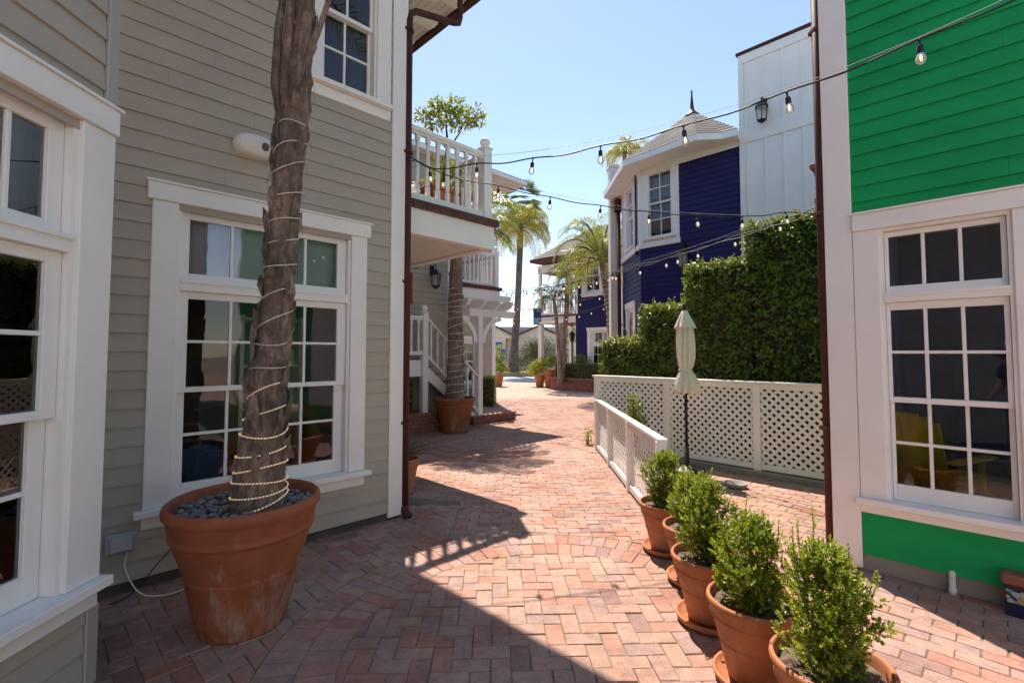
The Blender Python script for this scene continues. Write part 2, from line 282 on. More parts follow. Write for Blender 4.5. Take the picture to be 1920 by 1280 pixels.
class MB:
    def __init__(self): self.v = []; self.f = []; self.age = None; self.smooth = set()
    def add(self, vs, fs, smooth=False):
        b = len(self.v); self.v.extend(vs); n0 = len(self.f)
        self.f.extend([tuple(b+i for i in f) for f in fs])
        if smooth: self.smooth.update(range(n0, len(self.f)))
        if self.age is not None: self.age.extend([self.cur]*len(vs))
    def hexa(self, p):   # 8 points: bottom loop 0-3, top loop 4-7
        self.add(p, [(0,3,2,1), (4,5,6,7), (0,1,5,4), (1,2,6,5), (2,3,7,6), (3,0,4,7)])
    def box(self, x0, x1, y0, y1, z0, z1, fr=WORLD):
        q = [fr.p(s, d, z) for z in (z0, z1) for s, d in ((x0,y0),(x1,y0),(x1,y1),(x0,y1))]
        self.hexa(q); return self
    def bbox(self, x0, x1, y0, y1, z0, z1, fr=WORLD, b=0.004):
        """box with chamfered long edges (octagonal section), cheap bevel"""
        e = min(b, (x1-x0)*.3, (y1-y0)*.3, (z1-z0)*.3)
        vs = []; X = (x0, x1); Y = (y0, y1); Z = (z0, z1); idx = {}
        for i in (0,1):
            for j in (0,1):
                for k in (0,1):
                    sx = 1 if i == 0 else -1; sy = 1 if j == 0 else -1; sz = 1 if k == 0 else -1
                    for ax, q in enumerate(((X[i], Y[j]+sy*e, Z[k]+sz*e), (X[i]+sx*e, Y[j], Z[k]+sz*e), (X[i]+sx*e, Y[j]+sy*e, Z[k]))):
                        idx[i,j,k,ax] = len(vs); vs.append(fr.p(*q))
        fs = []
        for i in (0,1): fs.append([idx[i,0,0,0], idx[i,1,0,0], idx[i,1,1,0], idx[i,0,1,0]])
        for j in (0,1): fs.append([idx[0,j,0,1], idx[1,j,0,1], idx[1,j,1,1], idx[0,j,1,1]])
        for k in (0,1): fs.append([idx[0,0,k,2], idx[1,0,k,2], idx[1,1,k,2], idx[0,1,k,2]])
        for i in (0,1):
            for j in (0,1): fs.append([idx[i,j,0,0], idx[i,j,1,0], idx[i,j,1,1], idx[i,j,0,1]])
            for k in (0,1): fs.append([idx[i,0,k,0], idx[i,1,k,0], idx[i,1,k,2], idx[i,0,k,2]])
        for j in (0,1):
            for k in (0,1): fs.append([idx[0,j,k,1], idx[1,j,k,1], idx[1,j,k,2], idx[0,j,k,2]])
        for i in (0,1):
            for j in (0,1):
                for k in (0,1): fs.append([idx[i,j,k,0], idx[i,j,k,1], idx[i,j,k,2]])
        c = V3(fr.p((x0+x1)/2, (y0+y1)/2, (z0+z1)/2)); out = []
        for f in fs:
            P = [V3(vs[a]) for a in f]; n = (P[1]-P[0]).cross(P[2]-P[0])
            out.append(tuple(f) if n.dot(P[0]-c) > 0 else tuple(reversed(f)))
        self.add(vs, out); return self
    def prism(self, poly, a, b):
        """poly: list of 3D points (planar), extruded by vector b-a difference"""
        n = len(poly); o = V3(b)
        vs = [tuple(V3(p)+V3(a)) for p in poly]+[tuple(V3(p)+o) for p in poly]
        self.add(vs, [tuple(range(n-1, -1, -1)), tuple(range(n, 2*n))]+[(i, (i+1)%n, n+(i+1)%n, n+i) for i in range(n)])
    def fprism(self, fr, poly, d0, d1):
        n = len(poly)
        vs = [fr.p(s, d0, z) for s, z in poly]+[fr.p(s, d1, z) for s, z in poly]
        self.add(vs, [tuple(range(n)), tuple(range(2*n-1, n-1, -1))]+[((i+1)%n, i, n+i, n+(i+1)%n) for i in range(n)])
    def flat(self, poly, z0, z1):
        """horizontal polygon (x,y) thick from z0 to z1"""
        n = len(poly); vs = [(x, y, z0) for x, y in poly]+[(x, y, z1) for x, y in poly]
        self.add(vs, [tuple(range(n-1, -1, -1)), tuple(range(n, 2*n))]+[(i, (i+1)%n, n+(i+1)%n, n+i) for i in range(n)])
    def tube(self, pts, r, seg=8, caps=True, smooth=True):
        pts = [V3(p) for p in pts]; n = len(pts); rs = r if isinstance(r, (list, tuple)) else [r]*n
        vs = []; up = V3((0, 0, 1)); prev = None
        for i, p in enumerate(pts):
            t = (pts[min(i+1, n-1)]-pts[max(i-1, 0)]).normalized()
            if prev is None:
                a = t.cross(up) if abs(t.z) < 0.95 else t.cross(V3((1, 0, 0)))
            else: a = prev-t*prev.dot(t)
            a.normalize(); prev = a; b = t.cross(a)
            for k in range(seg):
                w = 2*pi*k/seg; vs.append(tuple(p+(a*cos(w)+b*sin(w))*rs[i]))
        fs = [(i*seg+k, i*seg+(k+1)%seg, (i+1)*seg+(k+1)%seg, (i+1)*seg+k) for i in range(n-1) for k in range(seg)]
        if caps: fs += [tuple(range(seg-1, -1, -1)), tuple(range((n-1)*seg, n*seg))]
        self.add(vs, fs, smooth); return self
    def lathe(self, prof, c=(0,0,0), seg=32, smooth=True, closed=False):
        vs = []
        for r, z in prof:
            for k in range(seg):
                w = 2*pi*k/seg; vs.append((c[0]+r*cos(w), c[1]+r*sin(w), c[2]+z))
        n = len(prof)
        fs = [(i*seg+k, i*seg+(k+1)%seg, (i+1)*seg+(k+1)%seg, (i+1)*seg+k) for i in range(n-1) for k in range(seg)]
        if not closed: fs += [tuple(range(seg-1, -1, -1)), tuple(range((n-1)*seg, n*seg))]
        self.add(vs, fs, smooth); return self
    def ball(self, c, r, seg=12, rings=8, sq=(1,1,1), rot=None):
        vs = []; R = rot or Matrix.Identity(3)
        for i in range(rings+1):
            t = pi*i/rings
            for k in range(seg):
                w = 2*pi*k/seg
                q = R @ V3((r*sq[0]*sin(t)*cos(w), r*sq[1]*sin(t)*sin(w), -r*sq[2]*cos(t)))
                vs.append((c[0]+q.x, c[1]+q.y, c[2]+q.z))
        fs = [(i*seg+k, i*seg+(k+1)%seg, (i+1)*seg+(k+1)%seg, (i+1)*seg+k) for i in range(rings) for k in range(seg)]
        self.add(vs, fs, True); return self
    def build(self, name, mat, parent=None, **props):
        o = V3((0, 0, 0)); p = parent
        while p is not None: o += V3(p.location); p = p.parent
        me = bpy.data.meshes.new(name)
        me.from_pydata([(x-o.x, y-o.y, z-o.z) for x, y, z in self.v] if o.length else self.v, [], self.f)
        if self.smooth:
            me.polygons.foreach_set('use_smooth', [i in self.smooth for i in range(len(me.polygons))])
        if self.age is not None:
            a = me.attributes.new('leafage', 'FLOAT', 'POINT'); a.data.foreach_set('value', self.age)
        me.materials.append(mat); me.update()
        ob = bpy.data.objects.new(name, me); COL.objects.link(ob); ob.parent = parent
        for k, v in props.items(): ob[k] = v
        return ob
def tag(o, label, cat, group=None, kind=None):
    o['label'] = label; o['category'] = cat
    if group: o['group'] = group
    if kind: o['kind'] = kind
    return o
def thing(name, loc, label, cat, group=None):
    o = bpy.data.objects.new(name, None); COL.objects.link(o); o.location = loc; o.empty_display_size = 0.2
    return tag(o, label, cat, group)
def children(o): return [c for c in bpy.data.objects if c.parent == o]
def copy_tree(o, parent=None):
    c = o.copy(); COL.objects.link(c); c.parent = parent
    for ch in children(o): copy_tree(ch, c)
    return c

def clip(poly, a, b, c):
    """keep the part of a 2D polygon where a*x+b*y<=c"""
    out = []
    for i in range(len(poly)):
        p, q = poly[i], poly[(i+1) % len(poly)]
        dp, dq = a*p[0]+b*p[1]-c, a*q[0]+b*q[1]-c
        if dp <= 0: out.append(p)
        if dp*dq < 0:
            t = dp/(dp-dq); out.append((p[0]+(q[0]-p[0])*t, p[1]+(q[1]-p[1])*t))
    return out
def area(poly): return 0.5*sum(poly[i][0]*poly[(i+1)%len(poly)][1]-poly[(i+1)%len(poly)][0]*poly[i][1] for i in range(len(poly)))
def rect_minus(s0, s1, z0, z1, holes):
    ss = sorted({s0, s1, *[min(max(h[k], s0), s1) for h in holes for k in (0, 1)]})
    zs = sorted({z0, z1, *[min(max(h[k], z0), z1) for h in holes for k in (2, 3)]})
    out = []
    for i in range(len(ss)-1):
        zc = []
        for j in range(len(zs)-1):
            cs, cz = (ss[i]+ss[i+1])/2, (zs[j]+zs[j+1])/2
            if any(h[0] < cs < h[1] and h[2] < cz < h[3] for h in holes): zc.append(None)
            else: zc.append((zs[j], zs[j+1]))
        run = None
        for c in zc+[None]:
            if c is None:
                if run: out.append((ss[i], ss[i+1], *run)); run = None
            else: run = (run[0], c[1]) if run else c
    return out

# ------------------------------------------------------------------ wall and window kit
def siding(parent, fr, s0, s1, z0, z1, holes, mat, expo=0.128, name='siding', depth=0.12):
    m = MB()
    for a, b, c, d in rect_minus(s0, s1, z0, z1, holes): m.box(a, b, -depth, 0, c, d, fr)
    k = 0; z = z0; rnd = random.Random(int(s1*1000+z1*10))
    while z < z1-0.01:
        zt = min(z+expo, z1)
        segs = [(s0, s1)]
        for h in holes:
            if h[2] < (z+zt)/2 < h[3]:
                ns = []
                for a, b in segs:
                    if h[0] > a: ns.append((a, min(b, h[0])))
                    if h[1] < b: ns.append((max(a, h[1]), b))
                segs = [q for q in ns if q[1]-q[0] > 0.005]
        for a, b in segs:
            # butt joints here and there
            cuts = [a]+[c for c in (a+rnd.uniform(.8, 3.2),) if c < b-0.4]+[b]
            for i in range(len(cuts)-1):
                p, q = cuts[i]+(0.0012 if i else 0), cuts[i+1]
                j = rnd.uniform(-.0008, .0008)
                t = (zt-z)/expo
                dt = 0.017+(0.003-0.017)*t
                prof = [(0.0005, z+0.0005), (0.017+j, z+0.0005), (dt+j, zt), (0.0005, zt)]
                vs = [fr.p(p, d, zz) for d, zz in prof]+[fr.p(q, d, zz) for d, zz in prof]
                m.add(vs, [(0,1,2,3), (7,6,5,4), (0,4,5,1), (1,5,6,2), (2,6,7,3), (3,7,4,0)])
        z += expo; k += 1
    return m.build(name, mat, parent)

def window(parent, fr, s0, s1, g0, g1, rows, mid, ncol, trans=None, tcol=None, head=None, sill=None, room=DARKR, cw=0.12,
           ear=0.03, roomd=2.2, transom_blind=True, casing=True, floor=None, blind=0.0, name='window', apron=0.09, mat=None, re=(.3, .3)):
    """casing s0..s1; glass g0..g1; rows = z of the lower sash glass from bottom to top; mid = index of the meeting rail"""
    W = mat or WHITE
    sz = sill if sill is not None else rows[0]-0.10
    hz = head or ((trans[1] if trans else rows[-1])+0.10)
    c = MB()
    c.bbox(s0, s0+cw, 0.002, 0.036, sz, hz, fr); c.bbox(s1-cw, s1, 0.002, 0.036, sz, hz, fr)
    c.bbox(s0-ear, s1+ear, 0.002, 0.052, hz+0.001, hz+0.125, fr)
    c.box(s0-ear-0.012, s1+ear+0.012, 0.002, 0.064, hz+0.126, hz+0.140, fr)
    # jamb liner, stepped
    i0, i1 = s0+cw, s1-cw
    c.box(i0, i0+0.022, -0.115, 0.012, sz, hz, fr); c.box(i1-0.022, i1, -0.115, 0.012, sz, hz, fr)
    top = hz
    c.box(i0+0.022, i1-0.022, -0.115, 0.012, hz-0.022, hz, fr)
    if trans:
        zm0, zm1 = rows[-1]+0.055, trans[0]-0.055
        c.box(i0+0.022, i1-0.022, -0.115, 0.020, zm0, zm1, fr)
        c.box(i0+0.022, i1-0.022, 0.020, 0.032, zm1-0.022, zm1-0.002, fr)
    w = c.build(name, W, parent)
    s_ = MB(); s_.bbox(s0-ear-0.02, s1+ear+0.02, -0.115, 0.085, sz-0.045, sz-0.001, fr)
    s_.bbox(s0-0.005, s1+0.005, 0.002, 0.026, sz-0.046-apron, sz-0.047, fr)
    s_.build('sill', W, w)
    j0, j1 = i0+0.024, i1-0.024
    def sash(za, zb, rws, nc, dep, nm, lastmat):
        m = MB(); d0, d1 = dep-0.038, dep
        m.bbox(j0, g0, d0, d1, za, zb, fr, .003); m.bbox(g1, j1, d0, d1, za, zb, fr, .003)
        m.bbox(g0, g1, d0, d1, za, rws[0], fr, .003); m.bbox(g0, g1, d0, d1, rws[-1], zb, fr, .003)
        t = 0.0105
        for k in range(1, nc):
            s = g0+(g1-g0)*k/nc; m.bbox(s-t, s+t, d0+.008, d1-.006, rws[0], rws[-1], fr, .003)
        for z in rws[1:-1]: m.bbox(g0, g1, d0+.009, d1-.007, z-t, z+t, fr, .003)
        sa = m.build(nm, W, w)
        g = MB(); dd = (d0+d1)/2-0.002
        flip = (fr.u[1]*fr.n[0]-fr.u[0]*fr.n[1]) < 0
        g.add([fr.p(s, dd, z) for s, z in ((g0-.004, rws[0]-.004), (g1+.004, rws[0]-.004), (g1+.004, rws[-1]+.004), (g0-.004, rws[-1]+.004))], [(3,2,1,0) if flip else (0,1,2,3)])
        g.build('pane', lastmat, w)
    zt = (rows[-1]+0.055) if trans else hz-0.024
    lm = rows[mid]
    sash(sz+0.001, lm+0.018, [rows[0]]+rows[1:mid]+[lm-0.018], ncol, -0.060, 'lower_sash', GLASS)
    sash(lm-0.020, zt-0.001, [lm+0.018]+rows[mid+1:], ncol, -0.018, 'upper_sash', GLASS)
    if trans: sash(trans[0]-0.054, hz-0.024, [trans[0], trans[1]], tcol or ncol, -0.030, 'transom_sash', GLASST if transom_blind else GLASS)
    # the room behind
    if room:
        f0 = floor if floor is not None else sz-0.35
        ra, rb, rc, rd = s0-re[0], s1+re[1], -roomd, -0.125
        h1 = hz+0.15
        r = MB()
        r.add([fr.p(a, b, z) for z in (f0, h1) for a, b in ((ra, rc), (rb, rc), (rb, rd), (ra, rd))],
              [(4,7,6,5), (0,1,5,4), (1,2,6,5), (3,0,4,7)])
        rr = r.build('room', room, w)
        fl = MB(); fl.add([fr.p(a, b, f0-.002) for a, b in ((ra, rc), (rb, rc), (rb, rd), (ra, rd))], [(0,1,2,3)]); fl.build('room_floor', WOODF, w)
        if trans and transom_blind:
            b_ = MB(); b_.box(i0+.03, i1-.03, -0.19, -0.17, trans[0]-0.08, trans[1]+0.05, fr)
            b_.build('blind', BLIND, w)
        if blind > 0:
            b_ = MB(); z = rows[-1]+.03; zb = rows[-1]-(rows[-1]-rows[0])*blind
            while z > zb:
                b_.box(i0+.03, i1-.03, -.19, -.15, z-.004, z, fr); z -= .028
            b_.build('blind', CURT, w)
    return w
def whole(s0, s1, sz, hz): return (s0+0.03, s1-0.03, sz-0.02, hz+0.02)
SUN_E = 2.65; SKY_S = 0.073; DUST = 0.2; EXPO = 1.76; WBT = 6900
def ce(c, e): return ((c-e)/2, (c+e)/2)

# ================================================================== ground
def build_paving():
    rnd = random.Random(5); m = MB()
    P = 0.2065; W = P/2; g = 0.0024
    cx, cy, R0, R1, R2 = 0.30, 2.72, 1.20, 1.405, 1.61
    def put(poly):
        if len(poly) < 3: return
        a = area(poly)
        if a < 0: poly = poly[::-1]; a = -a
        if a < 0.0015: return
        mx = sum(p[0] for p in poly)/len(poly); my = sum(p[1] for p in poly)/len(poly)
        # inset for the joint
        z = rnd.gauss(0, 0.0016); tx, ty = rnd.gauss(0, .010), rnd.gauss(0, .010)
        w = rnd.gauss(0, .011); jx, jy = rnd.gauss(0, .0011), rnd.gauss(0, .0011)
        def tr(p, k):
            dx, dy = p[0]-mx, p[1]-my; d = sqrt(dx*dx+dy*dy) or 1
            f = 1-k/d*1.25
            dx, dy = dx*f, dy*f
            return mx+dx*cos(w)-dy*sin(w)+jx, my+dx*sin(w)+dy*cos(w)+jy, dx*tx+dy*ty
        n = len(poly); A, B, C_ = [], [], []
        ex = rnd.uniform(.8, 1.7)
        for p in poly:
            x, y, dz = tr(p, g*ex+0.004); A.append((x, y, z+dz))
            x, y, dz = tr(p, g*ex); B.append((x, y, z+dz-0.004)); C_.append((x, y, -0.03))
        m.add(A+B+C_, [tuple(range(n))]+[(n+i, n+(i+1)%n, (i+1)%n, i) for i in range(n)]+[(2*n+i, 2*n+(i+1)%n, n+(i+1)%n, n+i) for i in range(n)])
    def rot(poly, a, ox=0, oy=0):
        c, s = cos(a), sin(a); return [(ox+x*c-y*s, oy+x*s+y*c) for x, y in poly]
    def herring(x0, x1, y0, y1, a, ox, oy, keep):
        n = int(max(x1-x0, y1-y0)/W)+4
        for i in range(-n, n):
            for j in range(-n, n):
                k = (i-j) % 4
                if k == 0: q = [(i*W, j*W), (i*W+P, j*W), (i*W+P, j*W+W), (i*W, j*W+W)]
                elif k == 3: q = [(i*W, j*W), (i*W+W, j*W), (i*W+W, j*W+P), (i*W, j*W+P)]
                else: continue
                q = rot(q, a, ox, oy); mx = sum(p[0] for p in q)/4; my = sum(p[1] for p in q)/4
                if x0-.3 < mx < x1+.3 and y0-.3 < my < y1+.3: put(keep(q, mx, my))
    def inwalls(mx, my):    # under the houses
        return my-mx > 6.1 and mx+my < 3.3 or (mx < -2.15 and my < 2.5) or (mx+my > 6.5 and my-mx < 1.0)
    def outer(q, mx, my):
        d = sqrt((mx-cx)**2+(my-cy)**2) or 1e-6
        if d < R2-0.15: return []
        if d < R2+0.2:
            a, b = (mx-cx)/d, (my-cy)/d; q = clip(q, -a, -b, -(a*cx+b*cy+R2))
        return q
    def inner(q, mx, my):
        d = sqrt((mx-cx)**2+(my-cy)**2) or 1e-6
        if d > R0+0.15: return []
        if d > R0-0.2:
            a, b = (mx-cx)/d, (my-cy)/d; q = clip(q, a, b, a*cx+b*cy+R0)
        return q
    herring(cx-R0, cx+R0, cy-R0, cy+R0, 0.03, cx, cy, inner)
    for ra, rb in ((R0, R1), (R1, R2)):
        n = int(2*pi*(ra+rb)/2/W)
        for k in range(n):
            a0, a1 = 2*pi*k/n, 2*pi*(k+1)/n
            put([(cx+r*cos(a), cy+r*sin(a)) for r, a in ((ra, a0), (rb, a0), (rb, a1), (ra, a1))])
    XL = -0.55; YT = 5.15
    def keepL(q, mx, my):
        if inwalls(mx, my): return []
        q = outer(q, mx, my)
        if q: q = clip(q, 1, 0, XL)
        if q: q = clip(q, 0, 1, YT)
        return q
    herring(-3.4, XL, 0.4, YT, radians(45), -1.5, 3.0, keepL)
    # running bond on the walk
    row = 0; y = 0.4
    while y < 17.0:
        off = (row % 2)*P/2+rnd.uniform(-.015, .015)
        i = int(-4.5/P)
        while i*P < 2.0:
            x = i*P+off; i += 1
            def bend(px, py): return (px, py+0.05*sin(px*0.9+py*.35)+(0.10*(px-0.4)**2 if py > 4 else 0))
            q = [bend(x, y), bend(x+P, y), bend(x+P, y+W), bend(x, y+W)]
            mx, my = x+P/2, y+W/2
            if inwalls(mx, my): continue
            q = outer(q, mx, my)
            if my < YT and q: q = clip(q, -1, 0, -XL)
            if my < YT+.12 and my > YT-.12 and q and mx < XL+.1: q = clip(q, 0, -1, -YT)
            lim = 1.42
            if q and mx > lim-.2: q = clip(q, 1, 0, lim)
            if q: put(q)
        y += W; row += 1
    # edging course along the fence and the patio beyond it, laid parallel to the green house
    k = 0
    while k*W < 16.6:
        put([(1.42, .4+k*W), (1.62, .4+k*W), (1.62, .4+(k+1)*W), (1.42, .4+(k+1)*W)]); k += 1
    row = 0
    for row in range(-90, 130):
        off = (row % 2)*P/2
        for i in range(-75, 60):
            q = rot([(i*P+off, row*W), (i*P+off+P, row*W), (i*P+off+P, row*W+W), (i*P+off, row*W+W)], radians(-45), 3.2, 4.5)
            mx = sum(p[0] for p in q)/4; my = sum(p[1] for p in q)/4
            if mx < 1.5 or my < 0.4 or mx > 6 or my > 17 or inwalls(mx, my): continue
            if mx > 4.3 and my > 6.5: continue
            q = clip(q, -1, 0, -1.62)
            if q: put(q)
    m.build('brick_paving', BRICK, None, kind='structure')
    j = MB(); j.box(-6, 8, -3, 17.2, -0.05, -0.0055); j.build('joint_bed', JOINT, None, kind='structure')
build_paving()
g = MB(); g.box(-400, 400, -300, 62, -0.6, -0.06); g.build('ground', paint('bare_ground', (0.30, 0.24, 0.19), 0.95, 0.2, 0.2, 2), None, kind='structure')
g = MB(); g.box(-6, 9, 17.2, 27, -0.058, -0.012); g.build('plaza_paving', FARBR, None, kind='structure')
g = MB(); g.box(-30, 30, -24, -3, -0.058, -0.012); g.box(-30, -6, -3, .3, -.058, -.012); g.box(8, 30, -3, .3, -.058, -.012); g.build('plaza_paving', FARBR, None, kind='structure')  # out-of-view paving added behind the viewer, pale to bounce light forward
g = MB(); g.box(-40, 40, 27, 33.2, -0.058, -0.010); g.build('street', ASPH, None, kind='structure')
g = MB(); g.box(-4000, 4000, 62.2, 9000, -3.6, -3.0); g.build('sea', SEA, None, kind='structure')

# ================================================================== grey house on the left
C0 = (-1.104, 4.781)
house = thing('grey_house', (C0[0], C0[1], 0), 'taupe clapboard house with white windows, brown downpipe and bay at the left edge', 'house')
FM = Frame(C0, (-Q, -Q), (Q, -Q)); FS = Frame(C0, (-Q, Q), (Q, Q))
B0 = (-2.02, 2.364); FB = Frame(B0, (0, -1), (1, 0)); FR = Frame(B0, (-Q, Q), (Q, Q))
ROWS = [0.65, 1.0, 1.334, 1.686, 2.0]
gw = (0.396, 2.03); uw = (0.165, 1.0)
holeM = [whole(gw[0], gw[1], .53, 2.67), whole(uw[0], uw[1], 4.02, 5.42)]
siding(house, FM, 0.142, 2.45, 0.075, 5.94, holeM, GREY)
siding(house, FS, 0.15, 7.5, 0.075, 5.94, [], GREY)
holeB = [whole(0.0, 1.52, .53, 2.67)]
siding(house, FB, 0.05, 6.0, 0.075, 5.94, holeB, GREY)
siding(house, FR, 0.05, 0.75, 0.075, 5.94, [], GREY)
m = MB()
m.bbox(-0.032, 0.14, 0.0, 0.030, 0.03, 5.94, FM); m.bbox(-0.002, 0.14, 0.0, 0.030, 0.03, 5.94, FS)
m.build('corner_board', WHITE, house)
m = MB(); m.bbox(-0.02, 0.046, 0.0, 0.022, 0.03, 0.40, FB); m.bbox(0.0, 0.046, 0.0, 0.020, 0.03, 5.94, FR); m.bbox(-0.018, 0.046, 0.0, 0.022, 2.83, 5.94, FB)
m.build('corner_board', paint('grey_board_paint', (0.40, 0.375, 0.335), 0.5, 0.04), house)
m = MB(); m.box(0, 2.4, -0.11, -0.004, -0.1, 0.072, FM); m.box(0.12, 7.4, -0.11, -0.004, -0.1, 0.072, FS); m.box(0, 6, -0.11, -.004, -0.1, 0.072, FB); m.box(0.12, .8, -.11, -.004, -.1, .072, FR)
m.build('foundation', CONCD, house)
window(house, FM, *gw, 0.655, 1.793, ROWS, 2, 4, (2.19, 2.595), 4, 2.68, 0.53, cw=0.155, roomd=2.3, floor=0.0)
window(house, FM, *uw, 0.37, 0.83, [4.08, 4.41, 4.735, 5.07, 5.36], 2, 2, head=5.45, sill=4.03, cw=0.15, ear=-0.012, roomd=1.5, floor=3.5, apron=.10)
window(house, FB, 0.0, 1.52, 0.277, 1.243, ROWS, 2, 3, (2.19, 2.595), 6, 2.68, 0.53, cw=0.18, ear=0.004, roomd=1.2, re=(-.03, .1))
# eave, rafters, gutter, roof
EZ = 5.94
m = MB()
m.flat([ce(-3.5, 5.25), ce(5.17, 5.25), ce(5.17, 14), ce(-3.5, 14)], EZ, EZ+.06)
m.flat([(-6, -3.6), (-1.55, -3.6), (-1.55, 2.7), (-6, 5.5)], EZ+.002, EZ+.06)
m.build('eave_soffit', BEADB, house)
for e in (5.6, 6.36, 7.12, 7.88, 8.64, 9.4):
    m = MB(); fr = Frame(ce(3.63, e), (Q, Q), (-Q, Q))
    m.fprism(fr, [(0, EZ-.26), (.46, EZ-.26), (.64, EZ-.20), (.72, EZ-.18), (.76, EZ-.12), (.98, EZ-.12), (1.05, EZ-.06), (1.05, EZ-.001), (0, EZ-.001)], -.05, .05)
    m.build('rafter_tail', WHITE, house)
m = MB(); fr = Frame(ce(5.17, 5.2), (-Q, Q), (Q, Q)); m.bbox(0, 6.3, 0.0, 0.03, EZ-.05, EZ+.14, fr); m.build('fascia', PIPE, house)
m = MB(); m.bbox(0, 6.3, 0.031, 0.13, EZ-.0, EZ+.12, fr); m.build('gutter', PIPE, house)
m = MB(); a = ce(5.17, 5.2); b = ce(5.17, 14); c = ce(-3.5, 14); d = ce(-3.5, 5.2); r0 = ce(.8, 5.2); r1 = ce(.8, 14)
m.add([(*a, EZ+.07), (*b, EZ+.07), (*c, EZ+.07), (*d, EZ+.07), (*r0, 7.6), (*r1, 7.6)], [(0,1,5,4), (2,3,4,5), (0,4,3), (1,2,5), (0,3,2,1)]); m.build('roof', SHING, house)
dp = MB()
dp.tube([(-1.055, 4.795, 0.06), (-1.055, 4.795, 5.02)], 0.036, 12)
dp.tube([(-1.055, 4.795, 5.0), (-1.045, 4.81, 5.10), (-1.00, 4.86, 5.16), (-.66, 5.26, 5.32), (-.61, 5.32, 5.36), (-.595, 5.335, 5.44), (-.595, 5.335, 5.98)], 0.034, 12)
for z in (0.9, 2.3, 3.62, 4.9): dp.box(-1.10, -1.012, 4.753, 4.838, z, z+.03)
dp.tube([(-1.055, 4.795, 0.10), (-1.045, 4.775, 0.05), (-1.0, 4.72, 0.03)], 0.042, 10)
dp.build('downpipe', PIPE, house)

# ---- railing kit
def railing(parent, fr, L_, zb, z0, z1, post_end=True, step=0.155, post_w=.14, first=0.11):
    """deck at zb, bottom rail z0, top rail z1"""
    m = MB(); m.bbox(0, L_, -0.045, 0.045, z1-.055, z1, fr); m.bbox(0, L_, -.03, .03, z1-.085, z1-.056, fr); m.build('handrail', WHITE, parent)
    m = MB(); m.bbox(0, L_, -0.035, 0.035, z0-.075, z0, fr); m.build('bottom_rail', WHITE, parent)
    s = first+step/2
    while s < L_-.03:
        m = MB(); m.bbox(s-.026, s+.026, -.026, .026, z0+.001, z0+.12, fr); m.bbox(s-.026, s+.026, -.026, .026, z1-.16, z1-.086, fr)
        q = fr.p(s, 0, 0); h0, h1 = z0+.121, z1-.161
        m.lathe([(.020, h0), (.027, h0+.03), (.030, h0+.25*(h1-h0)), (.024, h0+.7*(h1-h0)), (.020, h1-.03), (.026, h1)], (q[0], q[1], 0), 8)
        m.build('baluster', WHITE, parent); s += step
def newel(parent, x, y, fr, z0, z1, w=.07):
    m = MB(); f2 = Frame((x, y), fr.u, fr.n)
    m.bbox(-w, w, -w, w, z0, z1, f2, .006); m.bbox(-w-.012, w+.012, -w-.012, w+.012, z1+.001, z1+.025, f2)
    m.lathe([(.03, z1+.026), (.028, z1+.04), (.05, z1+.055), (.068, z1+.085), (.070, z1+.105), (.060, z1+.14), (.035, z1+.165), (.005, z1+.172)], (x, y, 0), 16)
    m.build('newel_post', WHITE, parent)
def balcony(parent, c, e, Lf, Ls, deck=3.44, open_side=True):
    o = ce(c, e); F = Frame(o, (-Q, -Q), (Q, -Q)); S = Frame(o, (-Q, Q), (Q, Q))
    b = MB(); b.bbox(0, Lf, -.12, 0, deck-.41, deck-.096, F); b.bbox(.12, Ls, -.12, 0, deck-.41, deck-.096, S)
    bal = b.build('balcony', WHITE, parent)
    s = MB(); s.flat([F.p(.1, -.1, 0)[:2], F.p(Lf, -.1, 0)[:2], F.p(Lf, -Ls, 0)[:2], F.p(.1, -Ls, 0)[:2]], deck-.38, deck-.34); s.build('soffit', BEADB, bal)
    d = MB(); d.flat([F.p(0.02, -.02, 0)[:2], F.p(Lf, -.02, 0)[:2], F.p(Lf, -Ls, 0)[:2], F.p(0.02, -Ls, 0)[:2]], deck-.10, deck-.004); d.build('deck', BROWNT, bal)
    t = MB(); k = -.05
    while k < Lf: t.bbox(k, min(k+.196, Lf), -.2, .05, deck-.094, deck, F); k += .2
    k = .05
    while k < Ls: t.bbox(k, min(k+.196, Ls), -.2, .05, deck-.094, deck, S); k += .2
    t.build('tile_nosing', BROWNT, bal)
    Fi = F.sub(0, -.09); Si = S.sub(0.09, -.09)
    Fi = Frame(F.p(.09, -.09, 0)[:2], F.u, F.n); Si = Frame(F.p(.09, -.09, 0)[:2], S.u, S.n)
    newel(bal, *F.p(.09, -.09, 0)[:2], F, deck+.001, deck+1.0)
    railing(bal, Fi, Lf-.1, deck, deck+.11, deck+.94)
    railing(bal, Si, Ls-.1, deck, deck+.11, deck+.94)
    return bal, F, S
bal1, FBAL, SBAL = balcony(house, 6.36, 6.86, 1.95, 3.85)

# ================================================================== grey house behind the stair
W1c, W1e = 9.61, 12.39
sh = thing('grey_house', (*ce(W1c, W1e), 0), 'second taupe clapboard house, behind the staircase, with the farther white balcony', 'house')
F1 = Frame(ce(W1c, W1e), (-Q, -Q), (Q, -Q)); S1 = Frame(ce(W1c, W1e), (-Q, Q), (Q, Q))
siding(sh, F1, .13, 6.0, 0.0, 6.0, [whole(1.2, 2.3, 4.3, 5.7), whole(2.9, 3.9, 1.6, 3.75)], GREY)
siding(sh, S1, .13, 3.0, 0.0, 6.0, [], GREY)
window(sh, F1, 1.2, 2.3, 1.4, 2.1, [4.42, 4.75, 5.05, 5.35, 5.62], 2, 2, head=5.70, sill=4.32, cw=.12, floor=3.6)
